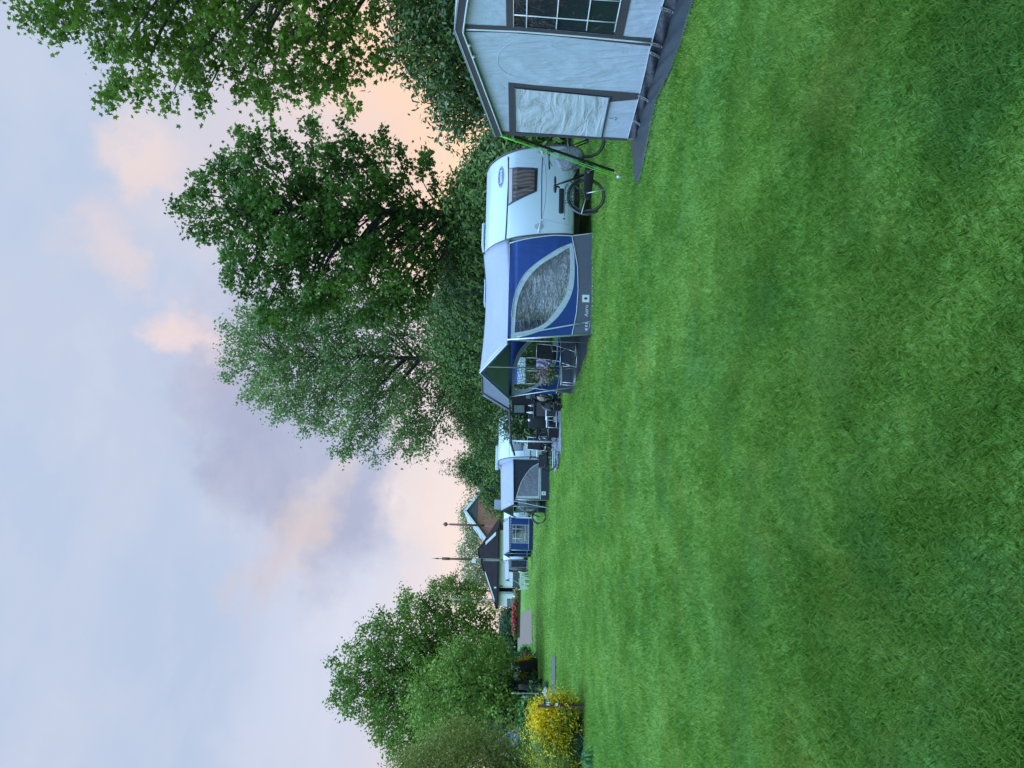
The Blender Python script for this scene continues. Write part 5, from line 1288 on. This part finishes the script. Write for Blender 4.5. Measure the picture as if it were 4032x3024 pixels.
aw3, T3_ = gable_awning('charcoal_awning', 'charcoal awning with a white quarter round window attached to the second white caravan', g1_, R_(18), W3, 4.0, t_z(310), 2.30, cloth('canvas_blue_black', (.026, .032, .052), .65, .1, .5), .25, None, (), lw, False, .42, cloth('canvas_low', (.040, .048, .072), .65, .1, .5), band=C_GREYL, film_m=film('grey_vinyl', (.55, .5, .62), .8, .2, .6, 2, (1, 1, 1), (.36, .34, .46), .55),
    guy=[((-.05, 0, 2.0), (-1.1, 1.5, 0)), ((-.05, 0, 2.0), (-.5, -.6, 0))])
S3f = Surf(lambda a, b: T3_(a, 0, b), 1, 1)
q = S3f.inv(ZE(810, 862)); mb = MB(); S3f.fill(mb, [[(q[0] - .09, q[1] - .1), (q[0] + .09, q[1] - .1), (q[0] + .09, q[1] + .1), (q[0] - .09, q[1] + .1)]], .012, 2); l3 = mb.build('label', M_WHITE, aw3)
mb = MB(); S3f.fill(mb, [[(q[0] - .05, q[1] - .03), (q[0], q[1] + .04), (q[0] + .05, q[1] - .03), (q[0], q[1] - .01)]], .016, 3); mb.build('emblem', L_PINK, l3)
C2 = T3_(W3, 0, 0) + Vector((.0, -.1, 0))
car2, K2, f1, f2 = caravan('caravan', 'white caravan with a large grey front window next to the charcoal awning', C2 + Vector((-.02, -.9, 0)), R_(14), 2.1, 5.6, .985)
mb = MB(); K2.fill(mb, [[(.30, 1.28), (1.80, 1.28), (1.80, 1.83), (.30, 1.83)]], .012, 6, 2); w2 = mb.build('window', M_TRIM, car2)
mb = MB(); K2.fill(mb, [[(.34, 1.31), (1.76, 1.31), (1.76, 1.80), (.34, 1.80)]], .016, 6, 2); mb.build('window_glass', plain('caravan_glass', (.10, .14, .18), .12, .1, 3), w2)
mb = MB(); K2.line(mb, [(.05, 1.95), (2.05, 1.95)], .010, .004); K2.line(mb, [(.05, 1.22), (2.05, 1.22)], .010, .004); mb.build('moulding', M_SEAM, car2, smooth=True)
p = at(*ZE(40, 190), C2.y + 2.2); q = at(*ZE(85, 465), C2.y + 2.2)
mb = MB(); mb.box(((p + q) / 2).xy.to_3d() + Vector((.2, 0, 2.56)), (1.2, .7, .16)); mb.build('roof_hatch', M_GRP, car2, bevel=.03, smooth='auto')
mb = MB(); mb.box(T3_(W3 * .1 + .35, 5.2, 2.55), (.5, .4, .35)); mb.build('roof_box', M_SEAM, car2)
copy_thing(bike, T3_(.8, 3.4, .02), R_(200), 'black bicycle parked inside the open front of the charcoal awning', 1.0)

# ================================================================== farther awnings
g4 = gr(*ZF(640, 765)); g4r = at(*ZF(640, 190), g4.y); g4r.z = 0; RZ4 = R_(18); W4 = (g4r - g4).length; S4 = g4.y / 3000
zf = lambda x: 1.65 - ((1960 + .2169 * x) - 2023) * S4
w4 = [(W4 * .23, zf(555)), (W4 * .76, zf(555)), (W4 * .76, zf(270)), (W4 * .23, zf(270))]
a4, T4 = gable_awning('navy_awning', 'navy awning with a square white barred window and a scalloped white valance', g4, RZ4, W4 * 1.04, 6.0, zf(215), zf(105), C_NAVY, .15, w4,
    [((W4 * .23, zf(330)), (W4 * .76, zf(330))), ((W4 * .23, zf(500)), (W4 * .76, zf(500))), ((W4 * .35, zf(555)), (W4 * .35, zf(270))), ((W4 * .65, zf(555)), (W4 * .65, zf(270)))], None, True, zf(565), plain('navy_low', (.012, .022, .075), .6), band=C_ROOF,
    guy=[((W4, 0, zf(300)), (W4 * .55, -9, 0)), ((W4, 0, zf(320)), (W4 * .5, -9.4, 0))])
car3, K3, h1, h2 = caravan('caravan', 'white caravan mostly hidden behind the navy awning', T4(W4, -.4, 0), RZ4, 2.2, 5.5, 1.0)
mb = MB(); K3.fill(mb, [[(.15, .75), (.75, .75), (.75, 1.25), (.15, 1.25)]], .012, 3, 2); mb.build('service_panel', M_SEAM, car3)
g5 = gr(*ZF(560, 1110)); g5.y = min(g5.y, 78); g5 = at(*ZF(560, 1110), 77.0); g5r = at(*ZF(560, 950), 77.0); g5.z = terrain(g5.x, 77); g5r.z = g5.z; W5 = (g5r - g5).length * 1.02; S5 = 77 / 3000
z5f = lambda x: 1.65 - g5.z - ((1960 + .2169 * x) - 2020) * S5
w5 = [(W5 * .18, z5f(525)), (W5 * .92, z5f(525)), (W5 * .92, z5f(245)), (W5 * .18, z5f(245))]
a5, T5 = gable_awning('grey_striped_awning', 'small grey awning with a dark striped window and white roof by the garden seats', g5, R_(18), W5, 4.0, z5f(205), z5f(140), C_DARK, 1.0, w5, [], None, True, z5f(530), C_BAND, band=C_ROOF, film_m=plain('striped_window', (.03, .035, .05), .3, .8, 4),
    guy=[((-.9, 0, z5f(215)), (-2.0, -.6, 0))])
car4, K4, h1, h2 = caravan('caravan', 'white caravan behind the small grey striped awning, only its roof showing', T5(W5, -.2, 0), R_(18), 2.2, 5.0, 1.0)
# ================================================================== houses
M_ROOFD = plain('roof_dark', (.016, .013, .015), .9, .25, 1.6, bump=.8, bscale=9, spec=.08)
M_WALLW = plain('wall_white', (.78, .80, .82), .7, .05, .8, bump=.1, bscale=8)
M_PLINTH = plain('plinth_black', (.016, .017, .020), .7, .2, 3)
t = NT('brick_wall'); c = t.coord(); mpn = t.n('ShaderNodeMapping'); t.l(c, mpn.inputs[0]); mpn.inputs['Rotation'].default_value = (R_(90), 0, 0)
br = t.n('ShaderNodeTexBrick'); t.l(mpn.outputs[0], br.inputs[0]); br.inputs['Scale'].default_value = 3.2
br.inputs['Color1'].default_value = (.30, .10, .070, 1); br.inputs['Color2'].default_value = (.36, .14, .095, 1); br.inputs['Mortar'].default_value = (.22, .17, .14, 1); br.inputs['Mortar Size'].default_value = .018
M_BRICK = t.done(t.pbr(t.mix(t.noise(c, .8, 4), br.outputs[0], (.85, .85, .85), 'MULTIPLY'), .85))
M_GREYW = plain('timber_grey', (.055, .065, .075), .6, .1, 4)
M_BARGE = plain('barge_board', (.62, .68, .74), .5, .05, 4)
M_SOLAR = plain('roof_panel_pale', (.44, .52, .62), .35, .06, 1)
M_POST = plain('post_grey', (.30, .33, .31), .7, .12, 4)
Yh = 100.0; gz_ = terrain(0, Yh)
def H(x, y, Y=Yh): return at(*ZR(x, y), Y)
apex0 = H(740, 800); apex1 = H(715, 880); er = H(1090, 340); el = H(1058, 1650)
zE = (er.z + el.z) / 2; xr, xl = er.x, el.x
hs = thing('white_house', 'low white house under a dark hipped roof with black plinth, seen past the awnings', 'house', ((xl + xr) / 2, Yh + 4, gz_))
D_ = 9.0
wx0, wx1 = xl + .25, xr - .35; yF = Yh + .5
e = [Vector((xl, Yh, zE)), Vector((xr, Yh, zE)), Vector((xr, Yh + D_, zE)), Vector((xl, Yh + D_, zE))]
a0 = Vector((apex1.x, Yh + 4.5, apex0.z)); a1 = Vector((apex0.x + .2, Yh + 4.5, apex0.z))
mb = MB(); mb.add(e + [a0, a1], [(0, 1, 5, 4), (1, 2, 5), (2, 3, 4, 5), (3, 0, 4)]); mb.add([p - Vector((0, 0, .22)) for p in e], [(0, 1, 2, 3)])
n = len(mb.v); mb.f += [(0, 1, n - 3, n - 4), (1, 2, n - 2, n - 3), (2, 3, n - 1, n - 2), (3, 0, n - 4, n - 1)]
rf = mb.build('roof', M_ROOFD, hs)
mb = MB(); mb.tube([e[0], a0, a1, e[1]], .11, 6); mb.tube([e[3], a0], .11, 6); mb.build('hip_tiles', M_ROOFD, rf)
def on_slope(pts, A_, B_, C_, off=.04):
    n_ = (B_ - A_).cross(C_ - A_).normalized(); n_ = n_ if n_.z > 0 else -n_
    return [A_ + (B_ - A_) * s + (C_ - A_) * k + n_ * off for s, k in pts]
M_SKYL = plain('skylight_strip', (.26, .25, .22), .4, .15, 2)
for (A_, B_, C_) in ((e[1], a1, e[0]), (e[0], a0, e[1])):
    mb = MB(); mb.poly(on_slope([(.10, .012), (.62, .012), (.62, .050), (.10, .055)], A_, B_, C_)); mb.build('ridge_light', M_SKYL, rf, thick=.05)
mb = MB(); mb.box(((xl + xr) / 2, Yh + .02, zE - .18), (xr - xl, .10, .16)); mb.build('gutter', M_PLINTH, rf)
h_w = zE - .2 - gz_
segs = [(xl + .25, H(1100, 1410).x), (H(1100, 1318).x, xr - .35)]
for (x0, x1) in segs:
    mb = MB(); mb.box(((x0 + x1) / 2, yF + .15, gz_ + .75 + (h_w - .75) / 2), (x1 - x0, .3, h_w - .75)); mb.build('wall', M_WALLW, hs)
    mb = MB(); mb.box(((x0 + x1) / 2, yF + .15, gz_ + .33), (x1 - x0 + .02, .34, .84)); mb.build('plinth', M_PLINTH, hs)
mb = MB(); mb.box(((wx0 + wx1) / 2, yF + 4.2, gz_ + h_w / 2), (wx1 - wx0 - .6, 7.2, h_w)); mb.build('wall', M_PLINTH, hs)
mb = MB(); px0 = H(1100, 1395).x; mb.box((px0, yF - .1, gz_ + h_w / 2), (.28, .28, h_w)); mb.build('porch_post', M_POST, hs)
mb = MB(); xx = H(1200, 1310).x; mb.tube([(xx, yF - .06, zE - .3), (xx, yF - .06, gz_ + .2)], .05, 8); mb.build('drainpipe', M_WHITE, hs)
mb = MB(); q = H(1133, 1297); mb.box((q.x, yF - .02, q.z), (.22, .06, .35)); mb.build('house_sign', M_PLINTH, hs)
mb = MB(); q = H(1035, 1298); mb.box((q.x, Yh - .05, q.z), (.16, .2, .3)); mb.build('roof_spike', M_WHITE, rf)
bxp = H(1260, 1560, 97); bxp.z = terrain(bxp.x, 97); bf = thing('slatted_bin_store', 'grey slatted bin store against the white house wall', 'bin store', bxp)
bh = H(1228, 1560, 97).z - bxp.z
mb = MB(); mb.box(bxp + Vector((0, .3, bh / 2)), (.9, .6, bh)); mb.build('bin_box', M_GREYW, bf)
mb = MB()
for k in range(6): mb.box(bxp + Vector((0, -.03, bh * (k + .5) / 6)), (.94, .03, bh / 6 * .7))
mb.build('slat_front', plain('slat_grey', (.16, .17, .18), .6, .15, 5), bf)
# brick house with the gable
Yg = 122.0
def G2(x, y, Y=Yg): return at(*Z6(x, y), Y)
ap = G2(590, 528); vl = G2(875, 912); vr = Vector((2 * ap.x - vl.x, Yg, vl.z)); gzz = terrain(0, Yg)
hb2 = thing('brick_house', 'red brick gabled house with pale barge boards and a dark boarded gable top', 'house', (ap.x, Yg + 5, gzz))
mb = MB(); mb.prism([Vector((vl.x + .5, Yg, gzz)), Vector((vr.x - .5, Yg, gzz)), Vector((vr.x - .5, Yg, vr.z + .2)), Vector((ap.x, Yg, ap.z - .3)), Vector((vl.x + .5, Yg, vl.z + .2))], (-3.4, 10, 0)); mb.build('wall', M_BRICK, hb2)
zc_ = G2(757, 600).z; k = (ap.z - .3 - zc_) / (ap.z - vl.z)
mb = MB(); mb.prism([Vector((ap.x + (vl.x - ap.x) * k, Yg - .03, zc_)), Vector((ap.x + (vr.x - ap.x) * k, Yg - .03, zc_)), Vector((ap.x, Yg - .03, ap.z - .3))], (0, -.05, 0)); mb.build('gable_boarding', M_GREYW, hb2)
for v_ in (vl, vr):
    far = Vector((-.05, 10, 0)); 
    mb = MB(); mb.poly([ap + Vector((0, -.3, 0)), v_ + Vector((0, -.3, 0)), v_ + Vector((-3.4, 10, 0)), ap + Vector((-3.4, 10, 0))]); r2 = mb.build('roof', M_SOLAR, hb2, thick=.12)
    mb = MB(); mb.bar(ap + Vector((0, -.42, -.16)), v_ + Vector((0, -.42, -.16)), .10, .34); mb.build('barge_board', M_BARGE, r2)
    mb = MB()
    for f_ in (.30, .55, .8): mb.bar((ap + Vector((0, 0, .1))).lerp(v_ + Vector((0, 0, .1)), f_), (ap + Vector((-3.26, 9.6, .1))).lerp(v_ + Vector((-3.26, 9.6, .1)), f_), .14, .05)
    for y_ in (3, 6): mb.bar(ap + Vector((-.34 * y_, y_, .1)), v_ + Vector((-.34 * y_, y_, .1)), .14, .05)
    mb.build('panel_joint', M_GREYW, r2)
mb = MB(); mb.box((ap.x - 1.0, Yg + 3, ap.z + .12), (.5, .7, .1)); mb.build('ridge_cap', M_GREYW, hb2)
# small house with an aerial, past the rounded end of the first caravan
Ys = 62.0
def G3(x, y, Y=Ys): return at(*Z2(x, y), Y)
ap3 = G3(500, 395); ve = G3(672, 235)
hs3 = thing('garden_house', 'small brick house with a dark roof and an aerial beside the white caravan', 'house', (ap3.x, Ys + 3, 0))
vl3 = Vector((2 * ap3.x - ve.x, Ys, ve.z))
mb = MB(); mb.prism([Vector((ve.x - .3, Ys, 0)), Vector((vl3.x + .3, Ys, 0)), Vector((vl3.x + .3, Ys, vl3.z)), Vector((ap3.x, Ys, ap3.z - .2)), Vector((ve.x - .3, Ys, ve.z))], (0, 6, 0)); mb.build('wall', M_BRICK, hs3)
for v_ in (ve, vl3):
    mb = MB(); mb.poly([ap3 + Vector((0, -.3, 0)), v_ + Vector((0, -.3, 0)), v_ + Vector((0, 6.3, 0)), ap3 + Vector((0, 6.3, 0))]); mb.build('roof', M_ROOFD, hs3, thick=.15)
t0_ = G3(302, 345); b0_ = G3(505, 362); mb = MB(); mb.tube([Vector((b0_.x, Ys + .1, ap3.z - .3)), Vector((b0_.x, Ys + .1, t0_.z))], .03, 6)
q = G3(302, 388); mb.tube([Vector((b0_.x, Ys + .1, t0_.z)), Vector((q.x, Ys + .1, t0_.z))], .02, 5)
mb.tube([Vector((q.x, Ys + .1, t0_.z - .5)), Vector((q.x, Ys + .1, t0_.z + .8))], .018, 5); mb.build('aerial', M_GREYW, hs3, smooth=True)

# ================================================================== masts and poles
M_WOODP = plain('pole_brown', (.16, .085, .062), .8, .25, 3); M_WOODG = plain('pole_weathered', (.20, .21, .18), .85, .2, 3)
def pole(name, label, top_px, bot_px, Y, r, m, finial=None, m2=None, split=.5):
    tp = at(*top_px, Y); b = at(*bot_px, Y); g = Vector((b.x, Y, terrain(b.x, Y)))
    root = thing(name, label, 'pole', g); mid = g.lerp(tp, split)
    mb = MB(); mb.tube([g, mid], [r * 1.12, r * 1.05], 10); mb.build('shaft', m2 or m, root, smooth=True)
    mb = MB(); mb.tube([mid, tp], [r * 1.05, r], 10); mb.build('shaft', m, root, smooth=True)
    if finial == 'knob':
        mb = MB(); mb.tube([tp, tp + Vector((0, 0, .25))], r * .4, 6); mb.tube([tp + Vector((0, 0, z)) for z in (.25, .40, .62, .80, .95)], [r * .4, r * 1.9, r * 2.0, r * 1.2, .01], 10); mb.build('finial', m, root, smooth=True)
    elif finial == 'spire':
        mb = MB(); mb.tube([tp + Vector((0, 0, z)) for z in (-.9, 0, .02)], [r * 1.25, r * 1.25, r * .4], 10); mb.tube([tp + Vector((0, 0, z)) for z in (.02, .35, .45, .75, .85, 1.3)], [r * .35, r * .3, r * .7, r * .5, r * .3, .01], 8); mb.build('finial', m, root, smooth=True)
    return root
pA = pole('flag_mast', 'taller brown mast with a spire tip and a small lamp before the dark hipped roof', Z6(300, 1160), Z6(1110, 1180), 92, .135, M_WOODP, 'spire', M_WOODG, .58)
q = at(*Z6(717, 1186), 91.5); mb = MB(); mb.box(q, (.5, .4, .45)); lp = mb.build('lamp_housing', M_WHITE, pA)
q2 = at(*Z6(822, 1186), 91.5); mb = MB(); mb.box(q2, (.5, .4, .32)); mb.build('loudspeaker', M_BLACK, pA)
mb = MB(); mb.tube([q, q + Vector((.4, 0, .25))], .05, 6); mb.tube([q2, q2 + Vector((.4, 0, .1))], .05, 6); mb.build('lamp_arm', M_GREYW, pA)
pole('flag_mast', 'shorter brown mast with a round knob tip, in front of the brick gable', Z6(398, 712), Z6(960, 737), 108, .15, M_WOODP, 'knob')
pole('utility_pole', 'thin grey pole rising among the leaves beside the dark hipped roof', ZR(225, 1490), ZR(945, 1492), 103, .11, M_WOODG)

# ================================================================== path, beds, garden things
M_PATH = plain('paving', (.135, .095, .070), .85, .12, 1.2, bump=.25, bscale=12)
M_ROAD = plain('drive', (.17, .145, .15), .9, .10, .6, bump=.2, bscale=8)
def sheet(name, Z, pts, m, dz):
    P = [grt(*Z(*p)) for p in pts]; NO_GRASS.append([(p.x, p.y) for p in P])
    bm = bmesh.new(); bm.faces.new([bm.verts.new((p.x, p.y, 0)) for p in P])
    bmesh.ops.triangulate(bm, faces=bm.faces[:])
    for y in ys:
        bmesh.ops.bisect_plane(bm, geom=bm.verts[:] + bm.edges[:] + bm.faces[:], plane_co=(0, y, 0), plane_no=(0, 1, 0))
    for v in bm.verts: v.co.z = terrain(v.co.x, v.co.y) + dz
    me = bpy.data.meshes.new(name); bm.normal_update()
    for f in bm.faces:
        if f.normal.z < 0: f.normal_flip()
    bm.to_mesh(me); bm.free(); me.materials.append(m)
    return tag(link_mesh(name, me, None, (0, 0, 0)), kind='structure')
sheet('path', ZG, [(745, 598), (735, 590), (715, 622), (690, 642), (650, 655), (625, 860), (590, 1120), (560, 1290), (545, 1370), (600, 1385), (640, 1340), (770, 1320), (750, 1180)], M_PATH, .012)
sheet('driveway', ZG, [(455, 1080), (440, 1300), (435, 1560), (560, 1520), (590, 1420), (545, 1240), (500, 1200)], M_ROAD, .012)
# flower bed in front of the white house
Yf = 90.0
def FB(x, y, Y=Yf): return at(*ZG(x, y), Y)
x0, x1 = FB(500, 1150).x, FB(500, 200).x
fb = thing('flower_bed', 'long flower bed of bright red flowers below the white house', 'flower bed', ((x0 + x1) / 2, Yf, terrain(0, Yf)))
mb = MB(); zb = terrain(0, Yf); mb.box(((x0 + x1) / 2, Yf, zb + .10), (x1 - x0, 1.4, .34)); mb.build('soil', plain('soil', (.05, .038, .03), .95, .3, 6), fb)
rng = np.random.default_rng(17)
def strip(y0, y1, n_, zlo, zhi): 
    X = FB(500, y0).x + rng.random(n_) * (FB(500, y1).x - FB(500, y0).x); return np.stack([X, Yf - .6 + 1.0 * rng.random(n_), zb + zlo + (zhi - zlo) * rng.random(n_)], 1)
leaves('foliage', np.concatenate([strip(210, 1180, 1500, .25, .62)]), .30, L_LEFT, fb, 'diamond', 21, .6)
leaves('red_flowers', np.concatenate([strip(540, 880, 1500, .30, .85), strip(880, 1080, 160, .5, .9), strip(400, 540, 160, .4, .8)]), .22, L_PINK, fb, 'diamond', 22, .6)
leaves('mixed_flowers', strip(200, 1150, 200, .5, .85), .22, leafmat('flower_pale', (.25, .12, .10), (.45, .25, .20), (.6, .5, .45)), fb, 'diamond', 23, .6)
bush('potted_shrub', 'pale green rounded shrub in front of the black plinth of the white house', 'shrub', [(FB(405, 440, 93) + Vector((0, 0, -.1)), (.55, .4, .6)), (FB(405, 490, 93) + Vector((0, 0, -.3)), (.4, .35, .4))], L_GREY, .2, 'diamond', per_m2=60, seed=121, core=M_CORE)
bush('potted_shrub', 'green clump of pots at the dark end of the flower bed by the evergreen', 'shrub', [(FB(405, 740, 92), (.9, .5, .5)), (FB(410, 830, 92), (.9, .5, .5))], L_LEFT2, .2, 'diamond', per_m2=50, seed=123, core=M_CORE)
q = FB(410, 358, 93); mb = MB(); mb.ball(q, (.28, .28, .26), 12, 8); ql = mb.build('globe_lamp', M_WHITE, smooth=True); tag(ql, 'small white globe lamp in front of the black plinth', 'lamp')
mb = MB(); mb.tube([Vector((q.x, q.y, terrain(q.x, q.y))), q], .05, 6); mb.build('lamp_post', M_BLACK, ql)
# white garden seats and table on the grass by the small grey awning
def garden_chair(label, p, rz):
    root = thing('garden_chair', label, 'chair', (0, 0, 0), 'white garden chairs')
    for y in (-.24, .24):
        mb = MB(); mb.bar((.26, y, 0), (.20, y, .66), .05); mb.bar((-.30, y, 0), (-.22, y, .45), .05); mb.bar((-.22, y, .45), (-.36, y, 1.0), .05); mb.bar((.22, y, .66), (-.28, y, .66), .06, .03); mb.build('side_frame', M_WHITE, root)
    mb = MB()
    for k in range(5): mb.box((-.2 + .1 * k, 0, .44), (.075, .48, .025))
    mb.build('seat', M_WHITE, root)
    mb = MB()
    for k in range(5): mb.bar((-.235, -.2 + .1 * k, .50), (-.35, -.2 + .1 * k, 1.0), .06, .02)
    mb.build('backrest', M_WHITE, root); root.location = p; root.rotation_euler = (0, 0, rz)
def Pf(x, y, Y): 
    p = at(*ZF(x, y), Y); p.z = terrain(p.x, Y); return p
garden_chair('white garden chair with its back turned to the small grey awning', Pf(560, 1225, 76), R_(200))
garden_chair('white garden chair at the open end of the white garden table', Pf(560, 1420, 75), R_(20))
garden_chair('white garden chair tucked in on the lawn side of the white garden table', Pf(560, 1330, 74), R_(95))
gt = Pf(560, 1320, 76.2); gtr = thing('garden_table', 'white slatted garden table among the white garden chairs', 'table', gt)
mb = MB()
for k in range(7): mb.box(gt + Vector((0, -.36 + .12 * k, .74)), (1.5, .10, .03))
mb.build('tabletop', M_WHITE, gtr)
for sx_ in (-1, 1):
    for sy_ in (-1, 1): mb = MB(); mb.bar(gt + Vector((sx_ * .62, sy_ * .32, 0)), gt + Vector((sx_ * .45, sy_ * .28, .73)), .06); mb.build('leg', M_WHITE, gtr)
mb = MB()
bw_ = Pf(300, 1300, 97); wl_ = thing('dark_fence', 'dark low fence under the white house wall behind the garden table', 'fence', bw_)
fx0, fx1 = at(*ZF(300, 1430), 97).x, at(*ZF(300, 1180), 97).x
for k in range(14): mb.box((fx0 + (fx1 - fx0) * (k + .5) / 14, 97, terrain(0, 97) + .42), ((fx1 - fx0) / 14 * .92, .04, .84))
mb.build('fence_board', M_GREYW, wl_)
mb = MB()
for k in (0, .5, 1): mb.box((fx0 + (fx1 - fx0) * k, 97.06, terrain(0, 97) + .45), (.1, .08, .9))
mb.build('fence_post', M_GREYW, wl_)
q = at(*ZF(330, 1490), 93); q.z = terrain(q.x, 93) + .1
bush('red_shrub', 'small reddish shrub beside the porch post of the white house', 'shrub', [((q.x, 93, q.z + .35), (.45, .4, .45))], leafmat('leaf_red', (.06, .02, .018), (.11, .035, .03), (.16, .06, .05)), .2, 'diamond', per_m2=60, seed=131, core=M_CORED)
# barrier by the drive
q = grt(*ZG(545, 1385)); br_ = thing('low_barrier', 'low white barrier post at the end of the paved path', 'barrier', q)
mb = MB(); mb.box(q + Vector((0, 0, .3)), (.14, .14, .6)); mb.build('post', M_WHITE, br_); mb = MB(); tq_ = grt(*ZG(470, 1385)); mb.bar(q + Vector((0, 0, .5)), tq_ + Vector((0, 0, .5)), .08, .10); mb.build('rail', M_WHITE, br_)
# trunks and things in the left border
def post(name, label, cat, Z, t_, b_, Y, r, m, jag=True):
    tp = at(*Z(*t_), Y); b = at(*Z(*b_), Y); b.z = terrain(b.x, Y) - .05; mb = MB()
    P = [b.lerp(tp, k / 6) + Vector((math.sin(k * 1.7 + r * 90) * r * .3, 0, 0)) for k in range(7)]
    mb.tube(P, [r * (1.25 - .05 * k) for k in range(7)], 9)
    return tag(mb.build(name, m, smooth=True, org=b), label, cat)
M_BIRCH = NT('birch_bark'); c = M_BIRCH.coord('Object', (3, 3, 14)); M_BIRCH = M_BIRCH.done(M_BIRCH.pbr(M_BIRCH.ramp(M_BIRCH.noise(c, 1.2, 4), [(.42, (.03, .03, .03)), (.52, (.30, .31, .30))]), .8))
post('sapling', 'bare brown stem standing up at the far end of the smaller golden shrub', 'sapling', ZH, (210, 385), (700, 405), 53, .065, M_BARK)
post('sapling', 'bare dark stem between the smaller golden shrub and the thick stump', 'sapling', ZH, (500, 905), (1000, 895), 44, .05, M_BARKD)
post('sapling', 'thin pale grey stem between the white birch stem and the golden shrub', 'sapling', ZH, (680, 1300), (1120, 1335), 29, .02, M_POST)
post('birch_sapling', 'white patchy birch stem beside the thick dark stump', 'sapling', ZH, (400, 1205), (1100, 1218), 33, .024, M_BIRCH)
post('tree_stump', 'thick dark stump standing in the garden border', 'stump', ZH, (585, 1065), (1050, 1075), 36, .125, M_BARKD)
q = gr(*ZH(1345, 1210)); mb = MB(); c = at(*ZH(1265, 1230), q.y)
mb.ball((c.x, c.y, .10), (.30, .28, max(.12, at(*ZH(1185, 1230), q.y).z - .08)), 16, 12, .10)
tag(mb.build('boulder', plain('stone_grey', (.30, .32, .34), .85, .18, 4, bump=.6, bscale=9), smooth=True), 'rounded pale grey boulder at the border edge behind the golden shrub', 'boulder')
bush('border_shrub', 'small dark shrub hugging the pale boulder', 'shrub', [((c.x - .35, c.y + .1, .12), (.22, .25, .20)), ((c.x + .30, c.y + .2, .10), (.2, .22, .18))], L_LEFT, .07, 'narrow', per_m2=400, seed=141, core=M_CORED)
bush('border_shrub', 'low dark shrub at the base of the smaller golden shrub', 'shrub', [(at(*ZH(960, 480), 49) , (.5, .4, .35)), (at(*ZH(1000, 850), 45) + Vector((0, 0, .05)), (.45, .35, .25))], L_DARK, .14, 'diamond', per_m2=130, seed=143, core=M_CORED)
bush('border_shrub', 'dark spiky shrub on a low bench like mound at the start of the drive', 'shrub', [(at(*ZH(730, 220), 60), (.75, .5, .42)), (at(*ZH(800, 240), 58), (.5, .4, .30))], L_DARK, .2, 'narrow', per_m2=110, seed=145, core=M_CORED)
# kerb slab
ks = [gr(*ZH(*p)) for p in ((1470, 285), (1545, 285), (1540, 1290), (1450, 1290))]
kb = MB(); kb.prism([p + Vector((0, 0, .01)) for p in ks], (0, 0, .055)); tag(kb.build('stone_slab', plain('slab_grey', (.07, .072, .066), .9, .25, 4, bump=.4, bscale=14), bevel=.01), 'long weathered grey stone slab lying in the grass before the golden shrub', 'slab')
NO_GRASS.append([(p.x, p.y) for p in ks])
# lantern on a post in the golden shrub
Yl = 16.62
pt = at(*ZH(1065, 1530), Yl); pb = at(*ZH(1900, 1545), Yl)
lr = thing('lantern_post', 'short wooden post with a black framed white lantern at the golden shrub', 'lantern', (pb.x, Yl, 0))
mb = MB(); mb.bar(Vector((pb.x, Yl, -.05)), pt, .045, .05); mb.build('post', plain('wood_red_brown', (.10, .045, .04), .8, .2, 6), lr)
lc1 = at(*ZH(1240, 1450), Yl); lc2 = at(*ZH(1375, 1450), Yl); lcx = lc1.x + .0; hh = lc1.z - lc2.z
mb = MB(); cz = (lc1.z + lc2.z) / 2
mb.box((lcx, Yl, cz), (.085, .085, hh * .8)); lg = mb.build('lantern_glass', plain('lantern_white', (.75, .76, .78), .3, .05, 5), lr)
mb = MB()
for dx_ in (-.045, 0, .045):
    for dy_ in (-.045, .045): mb.box((lcx + dx_, Yl + dy_, cz), (.010, .010, hh * .82))
mb.box((lcx, Yl, lc1.z), (.13, .13, .03)); mb.box((lcx, Yl, lc2.z), (.11, .11, .025)); mb.box((lcx - .05, Yl, lc1.z + .01), (.10, .02, .02)); mb.build('lantern_frame', M_BLACK, lr)
q = at(*ZH(1545, 1490), Yl - .05); sg = thing('plant_label', 'small white plant sign beside the lantern post', 'sign', (q.x, q.y, 0))
mb = MB(); mb.box(q, (.06, .012, .055)); mb.build('sign_board', M_WHITE, sg); mb = MB(); mb.tube([(q.x, q.y + .012, 0), (q.x, q.y + .012, q.z)], .006, 6); mb.build('sign_stake', M_BLACK, sg)
# swing frame with a blue slide behind the conifer
Yp = 24.0
pg_ = thing('swing_frame', 'wooden playground beam sloping down beside a blue slide', 'playground', at(130, 2100, Yp).xy.to_3d())
pA_ = at(*ZS(560, 1095), Yp); pB_ = at(*ZS(1250, 695), Yp); mb = MB(); d_ = (pB_ - pA_); k = -pB_.z / d_.z
mb.bar(pA_ - d_ * .3, pB_ + d_ * k, .12, .12); mb.bar(pA_ - d_ * .3, Vector((pA_.x - d_.x * 1.2, Yp, 0)), .12, .12); mb.build('beam', plain('wood_grey', (.28, .25, .21), .85, .2, 4), pg_)
s0 = at(*ZS(905, 925), Yp - .4); s1 = at(*ZS(1240, 1010), Yp - .4)
mb = MB(); mb.bar(s0, s1, .12, .42); mb.bar(s0 + Vector((.1, 0, .08)), at(*ZS(1110, 905), Yp - .4), .06, .08); mb.tube([s1, Vector((s1.x, s1.y, 0))], .04, 6); mb.build('slide', plain('slide_blue', (.10, .28, .62), .35, .06, 4), pg_, bevel=.015)
grass_blades()
